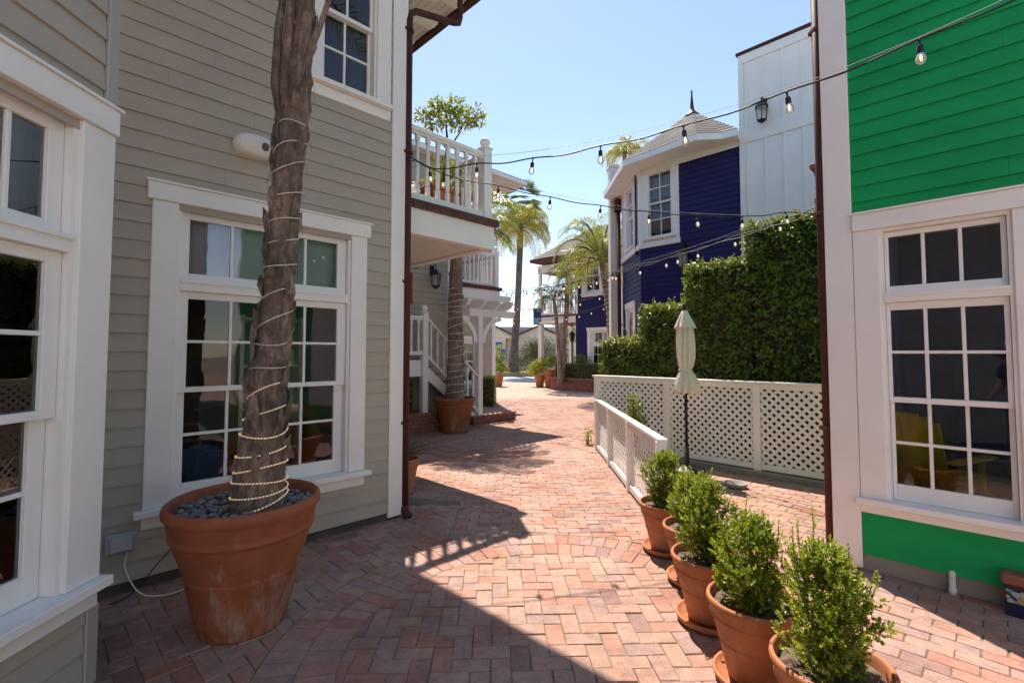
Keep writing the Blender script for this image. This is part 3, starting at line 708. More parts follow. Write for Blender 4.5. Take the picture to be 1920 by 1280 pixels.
# door on the landing
m = MB(); m.bbox(2.9, 3.02, .002, .04, 1.55, 3.72, F1); m.bbox(3.78, 3.9, .002, .04, 1.55, 3.72, F1); m.bbox(2.86, 3.94, .002, .05, 3.721, 3.85, F1); m.box(3.02, 3.78, -.10, -.05, 1.55, 3.72, F1)
m.build('door', WHITE, sh)
m = MB(); m.bbox(-.03, .13, 0, .03, 0, 6, F1); m.bbox(0, .13, 0, .03, 0, 6, S1); m.build('corner_board', WHITE, sh)
W2c, W2e = 15.336, 16.5
F2 = Frame(ce(W2c, W2e), (-Q, -Q), (Q, -Q)); S2 = Frame(ce(W2c, W2e), (-Q, Q), (Q, Q))
siding(sh, F2, .13, 4.6, 0.0, 6.0, [whole(.75, 1.55, .62, 2.0)], GREY)
window(sh, F2, .75, 1.55, .92, 1.38, [.75, 1.05, 1.35, 1.65, 1.9], 2, 2, head=2.0, sill=.64)
siding(sh, S2, .13, 5, 0.0, 6.0, [], GREY)
m = MB(); m.bbox(-.03, .14, 0, .03, 0, 6, F2); m.bbox(0, .14, 0, .03, 0, 6, S2); m.build('corner_board', WHITE, sh)
bal2, FB2, SB2 = balcony(sh, 13.16, 13.84, 2.6, 1.85)
m = MB(); m.bbox(.04, .16, -.16, -.04, 0, 3.03, Frame(ce(11.0, 13.84), (-Q, -Q), (Q, -Q))); m.build('balcony_post', WHITE, sh)
def hip(name, parent, pts, z0, apex, mat=SHING, th=.10, fasc=WHITE, sof=True, courses=True):
    """roof over an eave polygon (x,y), rising to a list of apex points matched per edge (closest)"""
    n = len(pts); m = MB()
    base = [(x, y, z0+th) for x, y in pts]
    for i in range(n):
        p, q = V3(base[i]), V3(base[(i+1) % n])
        a0 = V3(min(apex, key=lambda a: (V3(a).xy-p.xy).length)); a1 = V3(min(apex, key=lambda a: (V3(a).xy-q.xy).length))
        K = 13
        for k in range(K):
            t0, t1 = k/K, (k+1)/K; h = 0.014
            A, B = p.lerp(a0, t0), q.lerp(a1, t0); C_, D = q.lerp(a1, t1), p.lerp(a0, t1)
            up = V3((0, 0, h))
            nn = max(1, int((B-A).length/0.5))
            for j in range(nn):
                u0, u1 = j/nn, (j+1)/nn
                m.add([tuple(A.lerp(B, u0)+up), tuple(A.lerp(B, u1)+up), tuple(D.lerp(C_, u1)+up*.1), tuple(D.lerp(C_, u0)+up*.1), tuple(A.lerp(B, u0)), tuple(A.lerp(B, u1))], [(0,1,2,3), (4,5,1,0)])
    r = m.build(name, mat, parent)
    f = MB()
    for i in range(n):
        p, q = pts[i], pts[(i+1) % n]; f.add([(*p, z0), (*q, z0), (*q, z0+th), (*p, z0+th)], [(0,1,2,3)])
    if sof: f.add([(x, y, z0) for x, y in pts], [tuple(range(n-1, -1, -1))])
    f.build('fascia', fasc, r)
    return r
hip('roof', sh, [ce(12.8, 12.0), ce(12.8, 20), ce(2, 20), ce(2, 12.0)], 5.98, [(*ce(9.3, 15.6), 7.3), (*ce(5.5, 15.6), 7.3)])
hip('roof', sh, [ce(15.4, 15.9), ce(15.4, 24), ce(8, 24), ce(8, 15.9)], 5.9, [(*ce(12, 19.9), 7.4)])

# ---- staircase
N1 = (-1.80, 9.85)
st = thing('staircase', (N1[0], N1[1], 0), 'white railed staircase climbing to the left behind a big potted palm', 'staircase')
FT = Frame(N1, (Q, Q), (Q, -Q)); run = 1.40; zt, zb = 1.50, 0.205
n = 8; rs = (zt-zb)/n; tr = run/(n-1)
m = MB()
for k in range(n-1):
    zz = zt-rs*(k+1); m.bbox(k*tr-.0, (k+1)*tr+.025, -1.15, -.06, zz-.035, zz, FT)
m.bbox(-1.9, 0.02, -1.15, -.06, zt-.036, zt, FT); m.build('tread', DECKG, st)
m = MB()
for k in range(n): m.box(k*tr-.012, k*tr, -1.14, -.07, zt-rs*(k+1)+.001, zt-rs*k-.037, FT)
m.build('riser', CREAM, st)
m = MB(); poly = [(0, zt-.04)]
for k in range(n-1): poly += [(k*tr, zt-rs*(k+1)-.036), ((k+1)*tr, zt-rs*(k+1)-.036)] if k else [(0.0, zt-rs-.036), (tr, zt-rs-.036)]
poly += [(run, zb), (run-.25, zb), (0, zt-.36)]
m.fprism(FT, [(-1.9, zt-.37), (0, zt-.37), (0, zt-.04), (-1.9, zt-.04)], -.055, -.015); m.fprism(FT, [(0, zt-.37), (run-.22, zb), (run+.02, zb), (0, zt-.04-rs*.3)], -.055, -.0152)
m.build('stringer', WHITE, st)
def sloped_rail(parent, fr, s0, z0, s1, z1, h0, h1, steps):
    m = MB(); m.fprism(fr, [(s0, z0+h1-.055), (s1, z1+h1-.055), (s1, z1+h1), (s0, z0+h1)], -.04, .04); m.build('handrail', WHITE, parent)
    m = MB(); m.fprism(fr, [(s0, z0+h0-.07), (s1, z1+h0-.07), (s1, z1+h0), (s0, z0+h0)], -.03, .03); m.build('bottom_rail', WHITE, parent)
    for k in range(steps):
        t = (k+.6)/(steps+.2); s = s0+(s1-s0)*t; z = z0+(z1-z0)*t
        m = MB(); q = fr.p(s, 0, 0); a, b = z+h0-.02, z+h1-.06
        m.bbox(s-.022, s+.022, -.022, .022, a, a+.16, fr); m.bbox(s-.022, s+.022, -.022, .022, b-.14, b, fr)
        m.lathe([(.018, a+.16), (.026, a+.2), (.028, a+.35), (.02, b-.17), (.022, b-.14)], (q[0], q[1], 0), 8); m.build('baluster', WHITE, parent)
sloped_rail(st, FT, .07, zt-.06, run+.02, zb+.02, .14, .90, 8)
newel(st, N1[0], N1[1], FT, 0.0, 2.42, .065)
FTl = Frame(N1, (-Q, -Q), (Q, -Q)); railing(st, FTl, 1.6, 1.5, 1.64, 2.36, step=.17, first=.06)
m = MB(); m.box(-1.9, -.1, -1.0, -.3, 0, zt-.38, FT); m.build('base_wall', CONCD, st)
# brick platform at the foot
pf = thing('brick_platform', (-.78, 10.86, 0), 'low brick landing step at the foot of the white staircase', 'step')
FP = Frame((-.80, 10.84), (Q, Q), (Q, -Q))
m = MB(); m.box(-.08, 1.26, -1.4, 0, -.02, .17, FP); m.build('riser', WBRICK, pf)
m = MB()
k = 0
while k*.105 < 1.36:
    m.bbox(-.10+k*.105, -.10+k*.105+.1, -.2, .025, .171, .205, FP); k += 1
for i in range(7):
    for j in range(6):
        m.bbox(-.10+i*.2, -.10+i*.2+.195, -1.40+j*.2, -1.40+j*.2+.195, .171, .205, FP)
m.build('tread', BRICK, pf)

# ---- entry pergola
pg = thing('entry_pergola', (-.72, 10.93, 0), 'white timber pergola with arched brackets over the stair foot', 'pergola')
FPg = Frame((-.75, 10.93), (Q, Q), (Q, -Q))
for d in (0, -1.7):
    m = MB(); m.bbox(-.065, .065, d-.065, d+.065, .206 if d == 0 else .206, 2.44, FPg, .006); m.build('post', WHITE, pg)
for d in (0, -1.7):
    m = MB(); m.fprism(FPg, [(-.32, 2.441), (1.05, 2.441), (1.10, 2.50), (1.10, 2.60), (-.32, 2.60)], d-.05, d+.05); m.build('beam', WHITE, pg)
for d in (.12, -1.82, -.85):
    m = MB(); m.fprism(FPg, [(-.75, 2.80), (.80, 2.80), (.86, 2.86), (.86, 2.94), (-.75, 2.94)], d-.045, d+.045); m.build('upper_beam', WHITE, pg)
for s in (-.55, -.1, .35, .75):
    m = MB(); f = Frame(FPg.p(s, .32, 0)[:2], (-Q, Q), (Q, Q))
    m.fprism(f, [(0, 2.72), (.06, 2.66), (.14, 2.62), (.2, 2.601), (2.25, 2.601), (2.4, 2.70), (2.4, 2.799), (0, 2.799)], -.035, .035); m.build('rafter', WHITE, pg)
for sg in (1, -1):
    m = MB(); R, r = .60, .50; cx_, cz = .066, 2.44
    out = [(sg*(cx_+R-R*cos(a)), cz-R+R*sin(a)) for a in [pi/2*k/10 for k in range(11)]]
    inn = [(sg*(cx_+.1+r-r*cos(a)), cz-.1-r+r*sin(a)) for a in [pi/2*k/10 for k in range(10, -1, -1)]]
    for k in range(10):
        q = [out[k], out[k+1], inn[9-k], inn[10-k]]
        if sg < 0: q = q[::-1]
        m.fprism(FPg, q, -.03, .03)
    m.build('arch_bracket', WHITE, pg)

# ================================================================== green house on the right
G0 = (2.503, 3.748); FG = Frame(G0, (Q, -Q), (-Q, -Q)); FGS = Frame(G0, (Q, Q), (-Q, Q))
gh = thing('green_house', (G0[0], G0[1], 0), 'bright green clapboard house with white trim and a brown corner downpipe', 'house')
GR = [.653, .952, 1.266, 1.608, 1.914]
gwin = (.153, 1.150)
siding(gh, FG, .153, 8.6, .445, 5.6, [whole(gwin[0], gwin[1], .54, 2.5), (-1, 3.3, .445, 2.645)], GREEN, .121)
m = MB(); m.box(.153, 3.2, -.12, .004, .117, .43, FG)
for a, b, c, d in rect_minus(.153, 3.2, .43, 2.60, [whole(gwin[0], gwin[1], .54, 2.5)]): m.box(a, b, -.12, 0, c, d, FG)
m.build('base_panel', GREEN, gh)
sw = (1.22, 2.1)
siding(gh, FGS, .16, 2.6, .117, 5.6, [whole(sw[0], sw[1], .55, 1.9)], GREEN, .121)
window(gh, FGS, sw[0], sw[1], 1.38, 1.94, [.65, .95, 1.25, 1.55, 1.8], 2, 2, head=1.9, sill=.55, cw=.12, room=None)  # unseen side window, placed so sunlight reaches the yellow chair
m = MB(); m.bbox(-.03, .150, 0, .03, .02, 5.6, FG); m.bbox(0, .15, 0, .03, .02, 5.6, FGS); m.build('corner_board', WHITE, gh); m = MB(); m.bbox(8.45, 8.63, 0, .03, .02, 5.6, FG); m.build('corner_board', WHITE, gh)
m = MB(); m.box(0.02, 3.2, -.12, -.012, -.1, .116, FG); m.box(.12, 2.6, -.12, -.012, -.1, .116, FGS); m.build('foundation', CONC, gh)
w = window(gh, FG, gwin[0], gwin[1], .357, .940, GR, 2, 3, (2.09, 2.455), 3, 2.517, .54, cw=.158, ear=.001, room=None, transom_blind=False, apron=.065)
m = MB(); m.bbox(1.152, 3.2, 0, .03, .455, 2.52, FG); m.bbox(1.16, 3.2, 0, .034, 2.521, 2.64, FG); m.build('trim_board', WHITE, gh)
m = MB(); fl = .18
for a, b, c, d in rect_minus(0, 3.2, fl, 2.9, [(1.15, 3.1, .7, 2.8)]): m.box(a, b, -2.6, -2.5, c, d, FG)  # unseen opening in the back wall, added to brighten the room
for k in range(5):
    for z0, z1 in ((.3, 1.0), (1.15, 2.1)):
        s = .08+k*.5
        m.bbox(s, s+.36, -2.5, -2.48, z0, z1, FG)
m.box(3.2, 3.3, -2.5, 0, fl, 2.9, FG)
for a, b, c, d in rect_minus(.13, 2.5, fl, 2.9, [(sw[0]+.05, sw[1]-.05, .55, 1.9)]): m.box(a, b, -.17, -.13, c, d, FGS)
m.build('room_wall', NAVYR, gh)
m = MB(); m.box(.1, 3.2, -2.6, -.121, fl-.05, fl, FG); m.build('room_floor', WOODF, gh)
m = MB(); m.box(0.02, 3.2, -2.6, -.121, 2.9, 3.0, FG); m.build('room_ceiling', BLIND, gh)
m = MB(); m.box(-.05, 3.3, -2.65, .05, 5.601, 5.75, FG); m.build('roof', CONC, gh)
dp = MB(); q = FG.p(-.055, -.02, 0); dp.tube([(q[0], q[1], .03), (q[0], q[1], 5.7)], .034, 12)
for z in (1.0, 2.7, 4.2): dp.box(q[0]-.042, q[0]+.042, q[1]-.042, q[1]+.042, z, z+.03)
dp.build('downpipe', PIPE, gh)
m = MB(); q = FG.p(.64, .03, 0); m.lathe([(.018, .10), (.018, .04), (.022, .04), (.022, .0)], (q[0], q[1], 0.0), 10); m.tube([(q[0], q[1], .10), FG.p(.64, .0, .13), FG.p(.64, -.05, .13)], .018, 10)
m.build('drain_stub', PLASTW, gh)
# tiled step at the right edge
ts = thing('tiled_step', (*FG.p(1.0, .05, 0)[:2], 0), 'doorstep with blue and yellow painted tiles by the green house', 'step')
m = MB(); m.box(.885, 2.4, .005, .13, -.02, .075, FG); m.box(.888, 2.4, .005, .125, .155, .18, FG); m.build('step_body', plain('dark_blue_tile', (.012, .014, .05), .3), ts)
m = MB()
k = 0
while .888+k*.085 < 2.4: m.bbox(.888+k*.085, .888+k*.085+.081, .006, .128, .076, .154, FG, .002); k += 1
m.build('deco_tile', DECO, ts)
m = MB()
k = 0
while .87+k*.155 < 2.4: m.bbox(.87+k*.155, .87+k*.155+.15, .021, .145, .181, .245, FG, .012); k += 1
m.build('step_tread', paint('red_quarry_tile', (.25, .085, .045), .5, .3), ts)

# ================================================================== blue tower house + white board-and-batten house
P0 = (4.55, 9.45); P1 = (2.98, 11.02); P2 = (2.98, 12.8); P3 = (4.3, 14.12)
bt = thing('blue_house', (P1[0], P1[1], 0), 'navy clapboard house with white bay tower and pointed shingle roof with finial', 'house')
FA = Frame(P1, (Q, -Q), (-Q, -Q)); FBt = Frame(P1, (0, 1), (-1, 0)); FC = Frame(P2, (Q, Q), (-Q, Q))
UW = (.03, .93)
siding(bt, FA, 0.0, 2.22, 0.0, 4.05, [], BLUE, .118, depth=.1)
siding(bt, FA, .95, 2.22, 4.05, 5.73, [], BLUE, .118, depth=.1)
siding(bt, FBt, 0.0, 1.78, 0.0, 4.05, [whole(.55, 1.35, 1.0, 2.8)], BLUE, .118, depth=.1)
siding(bt, FC, 0.0, 1.87, 0.0, 5.73, [], BLUE, .118, depth=.1)
m = MB()
for a, b, c, d in rect_minus(0, .95, 4.05, 5.73, [whole(UW[0]+.07, UW[1]-.06, 4.2, 5.72)]): m.box(a, b, -.1, .012, c, d, FA)
for a, b, c, d in rect_minus(0, 1.78, 4.05, 5.73, [whole(.42, 1.3, 4.2, 5.72)]): m.box(a, b, -.1, .012, c, d, FBt)
m.bbox(-.02, 2.22, 0, .028, 5.731, 5.92, FA); m.bbox(-.02, 1.8, 0, .028, 5.731, 5.92, FBt)
m.bbox(-.02, .08, .0125, .026, 4.06, 5.73, FA); m.bbox(-.02, .08, .0125, .026, 4.06, 5.73, FBt); m.bbox(1.66, 1.80, .0, .026, 4.06, 5.73, FBt)
m.bbox(-.04, .97, 0.0, .055, 4.0, 4.12, FA); m.bbox(-.03, 1.82, 0.0, .055, 4.0, 4.12, FBt); m.build('upper_panel', WHITE, bt)
URW = [4.27, 4.63, 5.0, 5.34, 5.66]
window(bt, Frame(FA.p(0, .010, 0)[:2], FA.u, FA.n), UW[0]+.06, UW[1]-.05, .23, .74, URW, 2, 2, head=5.70, sill=4.21, cw=.10, ear=-.01, roomd=1.2, floor=3.9, blind=.38, apron=.03)
window(bt, Frame(FBt.p(0, .010, 0)[:2], FBt.u, FBt.n), .42, 1.3, .60, 1.12, URW, 2, 2, head=5.70, sill=4.21, cw=.11, ear=-.01, roomd=.5, floor=3.9, blind=.9, apron=.03)
window(bt, FBt, .5, 1.4, .70, 1.20, [1.12, 1.5, 1.88, 2.26, 2.62], 2, 2, head=2.72, sill=1.0, cw=.12, roomd=.5, floor=.3, blind=.9)
eav = [(2.50, 12.95), (2.52, 10.72), (3.66, 9.36), (4.14, 9.33), (4.38, 9.15), (4.66, 9.6), (7.0, 11.9), (5.2, 14.3), (4.2, 14.6)]
rf = hip('roof', bt, eav, 5.83, [(4.25, 11.1, 7.28)], th=.13)
m = MB(); m.lathe([(.20, 7.12), (.17, 7.20), (.10, 7.26), (.07, 7.31), (.05, 7.34), (.035, 7.5), (.016, 7.72), (.022, 7.75), (.022, 7.78), (.008, 7.80), (.004, 7.9)], (4.25, 11.1, 0), 12); m.build('finial', plain('dark_copper', (.05, .04, .035), .5, .4), rf)
m = MB(); m.bbox(2.70, 2.92, 13.05, 13.35, 0, 6.72); m.bbox(2.67, 2.95, 13.02, 13.38, 6.721, 6.80); m.build('end_wall', CREAM, bt)
m = MB(); m.tube([(2.90, 12.93, .05), (2.90, 12.93, 5.5)], .05, 10); m.bbox(2.80, 3.0, 12.86, 13.04, 5.45, 5.78); m.build('downpipe', PIPE, bt)

wh = thing('white_house', (P0[0], P0[1], 0), 'tall white board-and-batten building with flat roof beside the navy house', 'house')
FW = Frame((4.55, 9.40), (Q, -Q), (-Q, -Q))
m = MB(); m.box(0, 5, -.3, 0.0, 0, 7.55, FW); m.box(0, .3, -3, -.3, 0, 7.55, FW)
for k in range(14):
    s = .14+k*.325
    for a, b in ((0.0, 5.74), (6.03, 7.36)): m.bbox(s-.02, s+.02, .0005, .02, a, b, FW)
m.bbox(-.01, 5, .0005, .024, 5.741, 6.029, FW); m.bbox(-.01, 5, .0005, .024, 7.361, 7.54, FW)
m.bbox(-.012, .08, .0006, .022, 0, 7.36, FW)
m.build('wall', WHITE, wh)
m = MB(); m.box(-.04, 5, -.3, .05, 7.551, 7.60, FW); m.build('roof_edge', PIPE, wh)
ch = thing('stone_chimney', (*ce(10.9, 2.4), 0), 'tan stone pillar rising between ivy wall and green house', 'pillar')
f = Frame(ce(10.9, 2.40), (Q, -Q), (-Q, -Q)); z = 0; rnd = random.Random(3); m = MB()
while z < 4.15:
    h = rnd.uniform(.07, .13); j = rnd.uniform(-.015, .015); m.bbox(-.0+j, .55, -.45, rnd.uniform(-.015, .02), z, z+h-.006, f, .01); z += h
m.bbox(-.05, .6, -.5, .05, z, z+.07, f, .01); zz = 0
while zz < 3.5: m.bbox(-.62, -.02, -.4, rnd.uniform(-.09, -.05), zz, zz+.094, f, .01); zz += .1
m.build("stonework", STONE, ch)

# ================================================================== navy house with gallery, far right of the walk
bg = thing('blue_house', (2.94, 22.06, 0), 'farther navy house with open white upper gallery under a shingle roof', 'house')
FD = Frame((2.94, 22.06), (Q, -Q), (-Q, -Q)); FD2 = Frame((2.94, 22.06), (Q, Q), (-Q, Q))
siding(bg, FD, .0, 3.0, 0, 6.0, [whole(.35, 1.5, 4.2, 5.9), whole(.65, 1.95, .05, 2.75)], BLUE, .13)
siding(bg, FD2, 0, 4, 0, 6.0, [], BLUE, .13)
m = MB(); m.bbox(-.05, .12, 0, .03, 3.4, 6.0, FD); m.bbox(2.2, 2.5, 0, .05, 0, 6.6, FD); m.build('corner_board', WHITE, bg)
window(bg, FD, .35, 1.5, .60, 1.25, [4.42, 4.75, 5.08, 5.40, 5.7], 2, 2, head=5.78, sill=4.28, cw=.15, floor=3.7, roomd=1.2, blind=.3)
window(bg, FD, .65, 1.95, .95, 1.65, [.35, .75, 1.15, 1.55, 1.9], 2, 3, (2.1, 2.5), 3, 2.6, .2, cw=.18, roomd=1.2, blind=0)
GL = 2.35
Fg = Frame(FD.p(-GL, 0, 0)[:2], FD.u, FD.n)
m = MB(); m.bbox(0, GL, -.15, 0.02, 3.03, 3.34, Fg); m.bbox(0, .15, -2.6, -.151, 3.03, 3.34, Fg); m.bbox(0, GL, -2.75, -2.6, 3.03, 3.34, Fg)
gal = m.build('gallery', CREAM, bg)
m = MB(); m.box(.01, GL, -2.6, .05, 3.341, 3.44, Fg); m.build('deck', BROWNT, gal)
railing(gal, Frame(Fg.p(0, -.05, 0)[:2], Fg.u, Fg.n), GL, 3.44, 3.55, 4.45, step=.15)
railing(gal, Frame(Fg.p(.05, -.05, 0)[:2], (Q, Q), (-Q, Q)), 2.6, 3.44, 3.55, 4.45, step=.15)
for s, d in ((.12, -.09), (1.25, -.09), (.12, -2.5)):
    m = MB(); m.bbox(s-.11, s+.11, d-.09, d+.09, 0, 3.03, Fg); m.build('gallery_post', CREAM, gal)
for s, d in ((.12, -.06), (1.95, -.06), (.12, -2.5)):
    m = MB(); m.bbox(s-.08, s+.08, d-.06, d+.06, 3.441, 5.75, Fg); m.build('gallery_post', CREAM, gal)
m = MB(); m.bbox(0, GL, -.14, .0, 5.55, 5.9, Fg); m.bbox(0.001, .14, -2.6, -.141, 5.55, 5.9, Fg); m.build('gallery_beam', CREAM, gal)
hip('roof', bg, [ce(23.9, 22.2), ce(23.9, 15.0), ce(31, 15.0), ce(31, 22.2)], 5.95, [(*ce(27.2, 19.2), 7.75), (*ce(27.2, 16.4), 7.75)], fasc=PIPE, th=.12)

# ================================================================== houses across the street
def cottage(x0, x1, y, h, gables, label, cols):
    t = thing('seaside_cottage', ((x0+x1)/2, y, 0), label, 'cottage', 'low cottages across the street')
    m = MB(); m.box(x0, x1, y, y+6, 0, h); m.build('wall', cols[0], t)
    r = MB(); rr = MB()
    for gx, gw_, gh_ in gables:
        r.fprism(Frame((gx, y), (1, 0), (0, -1)), [(-gw_/2, h+.001), (gw_/2, h+.001), (0, h+gh_)], -6, .05)
        for sg in (-1, 1):
            a = V3((gx, 0, h+gh_)); b = V3((gx+sg*gw_/2*1.06, 0, h-.04))
            rr.add([(a.x, y-.3, a.z+.16), (b.x, y-.3, b.z+.16), (b.x, y-.3, b.z), (a.x, y-.3, a.z), (a.x, y+6, a.z+.16), (b.x, y+6, b.z+.16), (b.x, y+6, b.z), (a.x, y+6, a.z)], [(0,1,2,3), (0,4,5,1), (3,2,6,7), (4,7,6,5), (1,5,6,2)])
    r.build('gable', cols[0], t); rr.build('roof', cols[1], t)
    m = MB(); m.box(x0-.5, x1+.5, y+2.5, y+5, h+.2, h+1.15); m.build('parapet', cols[2], t)
    return t
BEIGE = paint('beige_stucco', (.76, .67, .54), .8, .06); PINKR = paint('pale_roof', (.62, .52, .46), .8, .06); DKRF = paint('brown_roof_edge', (.10, .07, .06), .7, .1)
ct = cottage(-4.2, -.55, 41, 2.85, [(-1.35, 3.6, .95)], 'beige cottage with bright blue sign and door, left of the tall palm trunk', (BEIGE, DKRF, PINKR))
m = MB(); m.bbox(-1.66, -.86, 40.90, 40.99, 1.98, 2.52); m.build('name_board', BLUEC, ct)
m = MB(); m.bbox(-1.70, -1.0, 40.93, 40.995, 0, 1.85); m.build('door', WHITE, ct)
m = MB(); m.bbox(-.93, -.62, 40.92, 40.995, .95, 1.95); m.build('shutter', BLUEC, ct)
ct2 = cottage(-.5, 5.6, 42, 2.9, [(2.3, 4.6, 1.0)], 'beige cottage with brown gable behind the bushes, right of the tall palm trunk', (BEIGE, DKRF, PINKR))
m = MB(); m.bbox(1.6, 2.9, 41.93, 41.99, 1.2, 2.4); m.build('window', DARKR, ct2)

# ================================================================== house added behind the viewer to bounce sunlight, seen only in window reflections
bh = thing('light_bounce_facade', (0, -9, 0), 'white clapboard house added behind the viewer to bounce sunlight, mirrored in the window panes', 'house')
FX = Frame((9, -9), (-1, 0), (0, 1)); wins = [(1.5+k*2.6, 2.7+k*2.6) for k in range(6)]
siding(bh, FX, 0, 17.5, 0, 6.2, [whole(a, b, .6, 2.4) for a, b in wins]+[whole(a, b, 3.8, 5.5) for a, b in wins], WHITE, .15)
for a, b in wins:
    window(bh, FX, a, b, a+.2, b-.2, [.75, 1.15, 1.5, 1.9, 2.3], 2, 2, head=2.42, sill=.6, cw=.12, roomd=.8)
    window(bh, FX, a, b, a+.2, b-.2, [3.95, 4.3, 4.65, 5.0, 5.3], 2, 2, head=5.4, sill=3.8, cw=.12, roomd=.8)
m = MB(); m.add([(9.4, -8.6, 6.2), (-8.9, -8.6, 6.2), (-8.9, -12.5, 8.3), (9.4, -12.5, 8.3), (9.4, -16, 6.2), (-8.9, -16, 6.2)], [(0, 1, 2, 3), (3, 2, 5, 4), (0, 3, 4), (1, 5, 2)]); m.build('roof', SHING, bh)
# ================================================================== leaves
def leaf(m, p, d, nrm, ln, wd, age, fold=.25):
    """folded diamond leaf at p pointing along d with upper side nrm"""
    d = d.normalized(); s = d.cross(nrm)
    if s.length < 1e-4: s = d.cross(V3((1, .3, .2)))
    s.normalize(); n = s.cross(d)
    a = p+d*ln*.5+s*wd*.5+n*wd*fold; b = p+d*ln*.5-s*wd*.5+n*wd*fold
    m.cur = age; m.add([tuple(p), tuple(a), tuple(p+d*ln), tuple(b)], [(0,2,1), (0,3,2)])
def rvec(r): 
    while True:
        v = V3((r.uniform(-1,1), r.uniform(-1,1), r.uniform(-1,1)))
        if .05 < v.length < 1: return v.normalized()
def boxwood(seed, H=.50, R=.20, n=950, spikes=()):
    """dense shrub: leaf rosettes over overlapping lumps, loose shoots on top; built around the origin"""
    r = random.Random(seed); m = MB(); m.age = []; m.cur = 0; st = MB()
    lumps = []
    for i in range(34):
        t = ((i+.5)/34)**1.15; a = i*2.4+r.uniform(-.5, .5); pr = R*(.38+.62*sin(pi*min(1, t*.80+.13)))*(1 if t < .75 else .8)*r.uniform(.75, 1.15)
        rad = r.uniform(.045, .085)*(1 if t < .7 else .8); d = max(0, pr-rad)*r.uniform(.45, 1.15)
        lumps.append((V3((cos(a)*d, sin(a)*d, .045+(H-.08)*t)), rad))
        st.tube([(0, 0, .0), (cos(a)*d*.35, sin(a)*d*.35, (.07+(H-.1)*t)*.5), tuple(lumps[-1][0])], [.006, .004, .002], 5, False)
    for i in range(n):
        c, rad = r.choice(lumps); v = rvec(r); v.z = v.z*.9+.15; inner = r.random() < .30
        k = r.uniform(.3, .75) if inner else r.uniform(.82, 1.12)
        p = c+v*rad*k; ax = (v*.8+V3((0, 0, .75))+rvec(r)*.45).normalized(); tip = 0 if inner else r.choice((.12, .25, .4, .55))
        ln = r.uniform(.022, .04); nl = 9
        for q in range(nl):
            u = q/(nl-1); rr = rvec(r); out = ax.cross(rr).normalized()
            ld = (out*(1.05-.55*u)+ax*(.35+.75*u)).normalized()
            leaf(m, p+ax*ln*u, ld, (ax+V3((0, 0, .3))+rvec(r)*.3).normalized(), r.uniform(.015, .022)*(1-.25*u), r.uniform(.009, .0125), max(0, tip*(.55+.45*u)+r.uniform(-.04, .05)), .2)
    for a, t, ln, lean in spikes:
        q = V3((cos(a)*R*.45, sin(a)*R*.45, H*t)); shoot(m, st, r, q, V3((cos(a)*lean, sin(a)*lean, 1)).normalized(), ln, int(ln/.008), .5)
    return m, st
def shoot(m, st, r, q, dirn, ln, n, tipage):
    up = V3((0, 0, 1)); pts = []; d = dirn.copy()
    for j in range(n+1):
        pts.append(q.copy()); d = (d+up*.05+rvec(r)*.05).normalized(); q = q+d*(ln/n)
        t = j/n
        for sd in (0, 1):
            ax = d.cross(rvec(r)).normalized()*(1 if sd else -1)
            ld = (ax*.9+d*.75+up*.12).normalized()
            age = .04+(tipage-.04)*max(0, (t-.35)/.65)+r.uniform(-.03, .05)
            leaf(m, q, ld, (up+d*.4+rvec(r)*.5).normalized(), r.uniform(.014, .021)*(1.1-.35*t), r.uniform(.0075, .0105), max(0, age))
    st.tube([pts[0], pts[len(pts)//2], pts[-1]], [.003, .0022, .0012], 4, False)
def cloud(seed, pts, n, ln, wd, up=.6, age=(0, .55)):
    """leaf clumps in a list of (centre, radius) blobs"""
    r = random.Random(seed); m = MB(); m.age = []; m.cur = 0
    tot = sum(q[3]**2 for q in pts)
    for cx, cy, cz, rad in pts:
        for i in range(int(n*rad**2/tot)):
            v = rvec(r); rr = rad*r.uniform(.35, 1.05)
            p = V3((cx, cy, cz))+V3((v.x, v.y, v.z*.85))*rr
            d = (v*.6+rvec(r)*.8+V3((0, 0, -.1))).normalized()
            leaf(m, p, d, (V3((0, 0, up))+v*.5+rvec(r)*.4).normalized(), ln*r.uniform(.7, 1.25), wd*r.uniform(.7, 1.2), r.uniform(*age))
    return m
def frond(m, st, r, o, az, el, ln, droop, lf, n=26, wd=.035, age=.3, lift=.5, hang=.5):
    d0 = V3((cos(az)*cos(el), sin(az)*cos(el), sin(el))); up = V3((0, 0, 1)); p = V3(o); d = d0.copy(); pts = [p.copy()]; S = 14
    for i in range(S):
        d = (d-up*droop*(i+1)/S*.28).normalized(); p = p+d*(ln/S); pts.append(p.copy())
    st.tube(pts[::2]+([pts[-1]] if S % 2 else []), [.022*ln*(1-.85*i/7)*.7 for i in range(len(pts[::2])+(1 if S % 2 else 0))], 5, False)
    for k in range(n):
        t = .16+.84*(k+r.random()*.4)/n; f = t*S; i = min(int(f), S-1); q = pts[i].lerp(pts[i+1], f-i); dd = (pts[i+1]-pts[i]).normalized()
        sd = dd.cross(up); sd = sd.normalized() if sd.length > .01 else V3((1, 0, 0)); nn = sd.cross(dd)
        L1 = lf*(sin(pi*min(1, .12+t*.86))**.6)*r.uniform(.85, 1.1)
        for s in (-1, 1):
            ld = (sd*s*1.0+dd*.55+nn*lift*r.uniform(.4, 1.3)).normalized()
            a = q; b = q+ld*L1*.5; c = q+ld*L1*.5+(ld*.8-up*hang*r.uniform(.6, 1.6)).normalized()*L1*.5
            w = dd*wd*.5
            m.cur = max(0, age+r.uniform(-.12, .12)); m.add([tuple(a-w*.4), tuple(a+w*.4), tuple(b+w), tuple(b-w), tuple(c)], [(0,1,2,3), (3,2,4)])

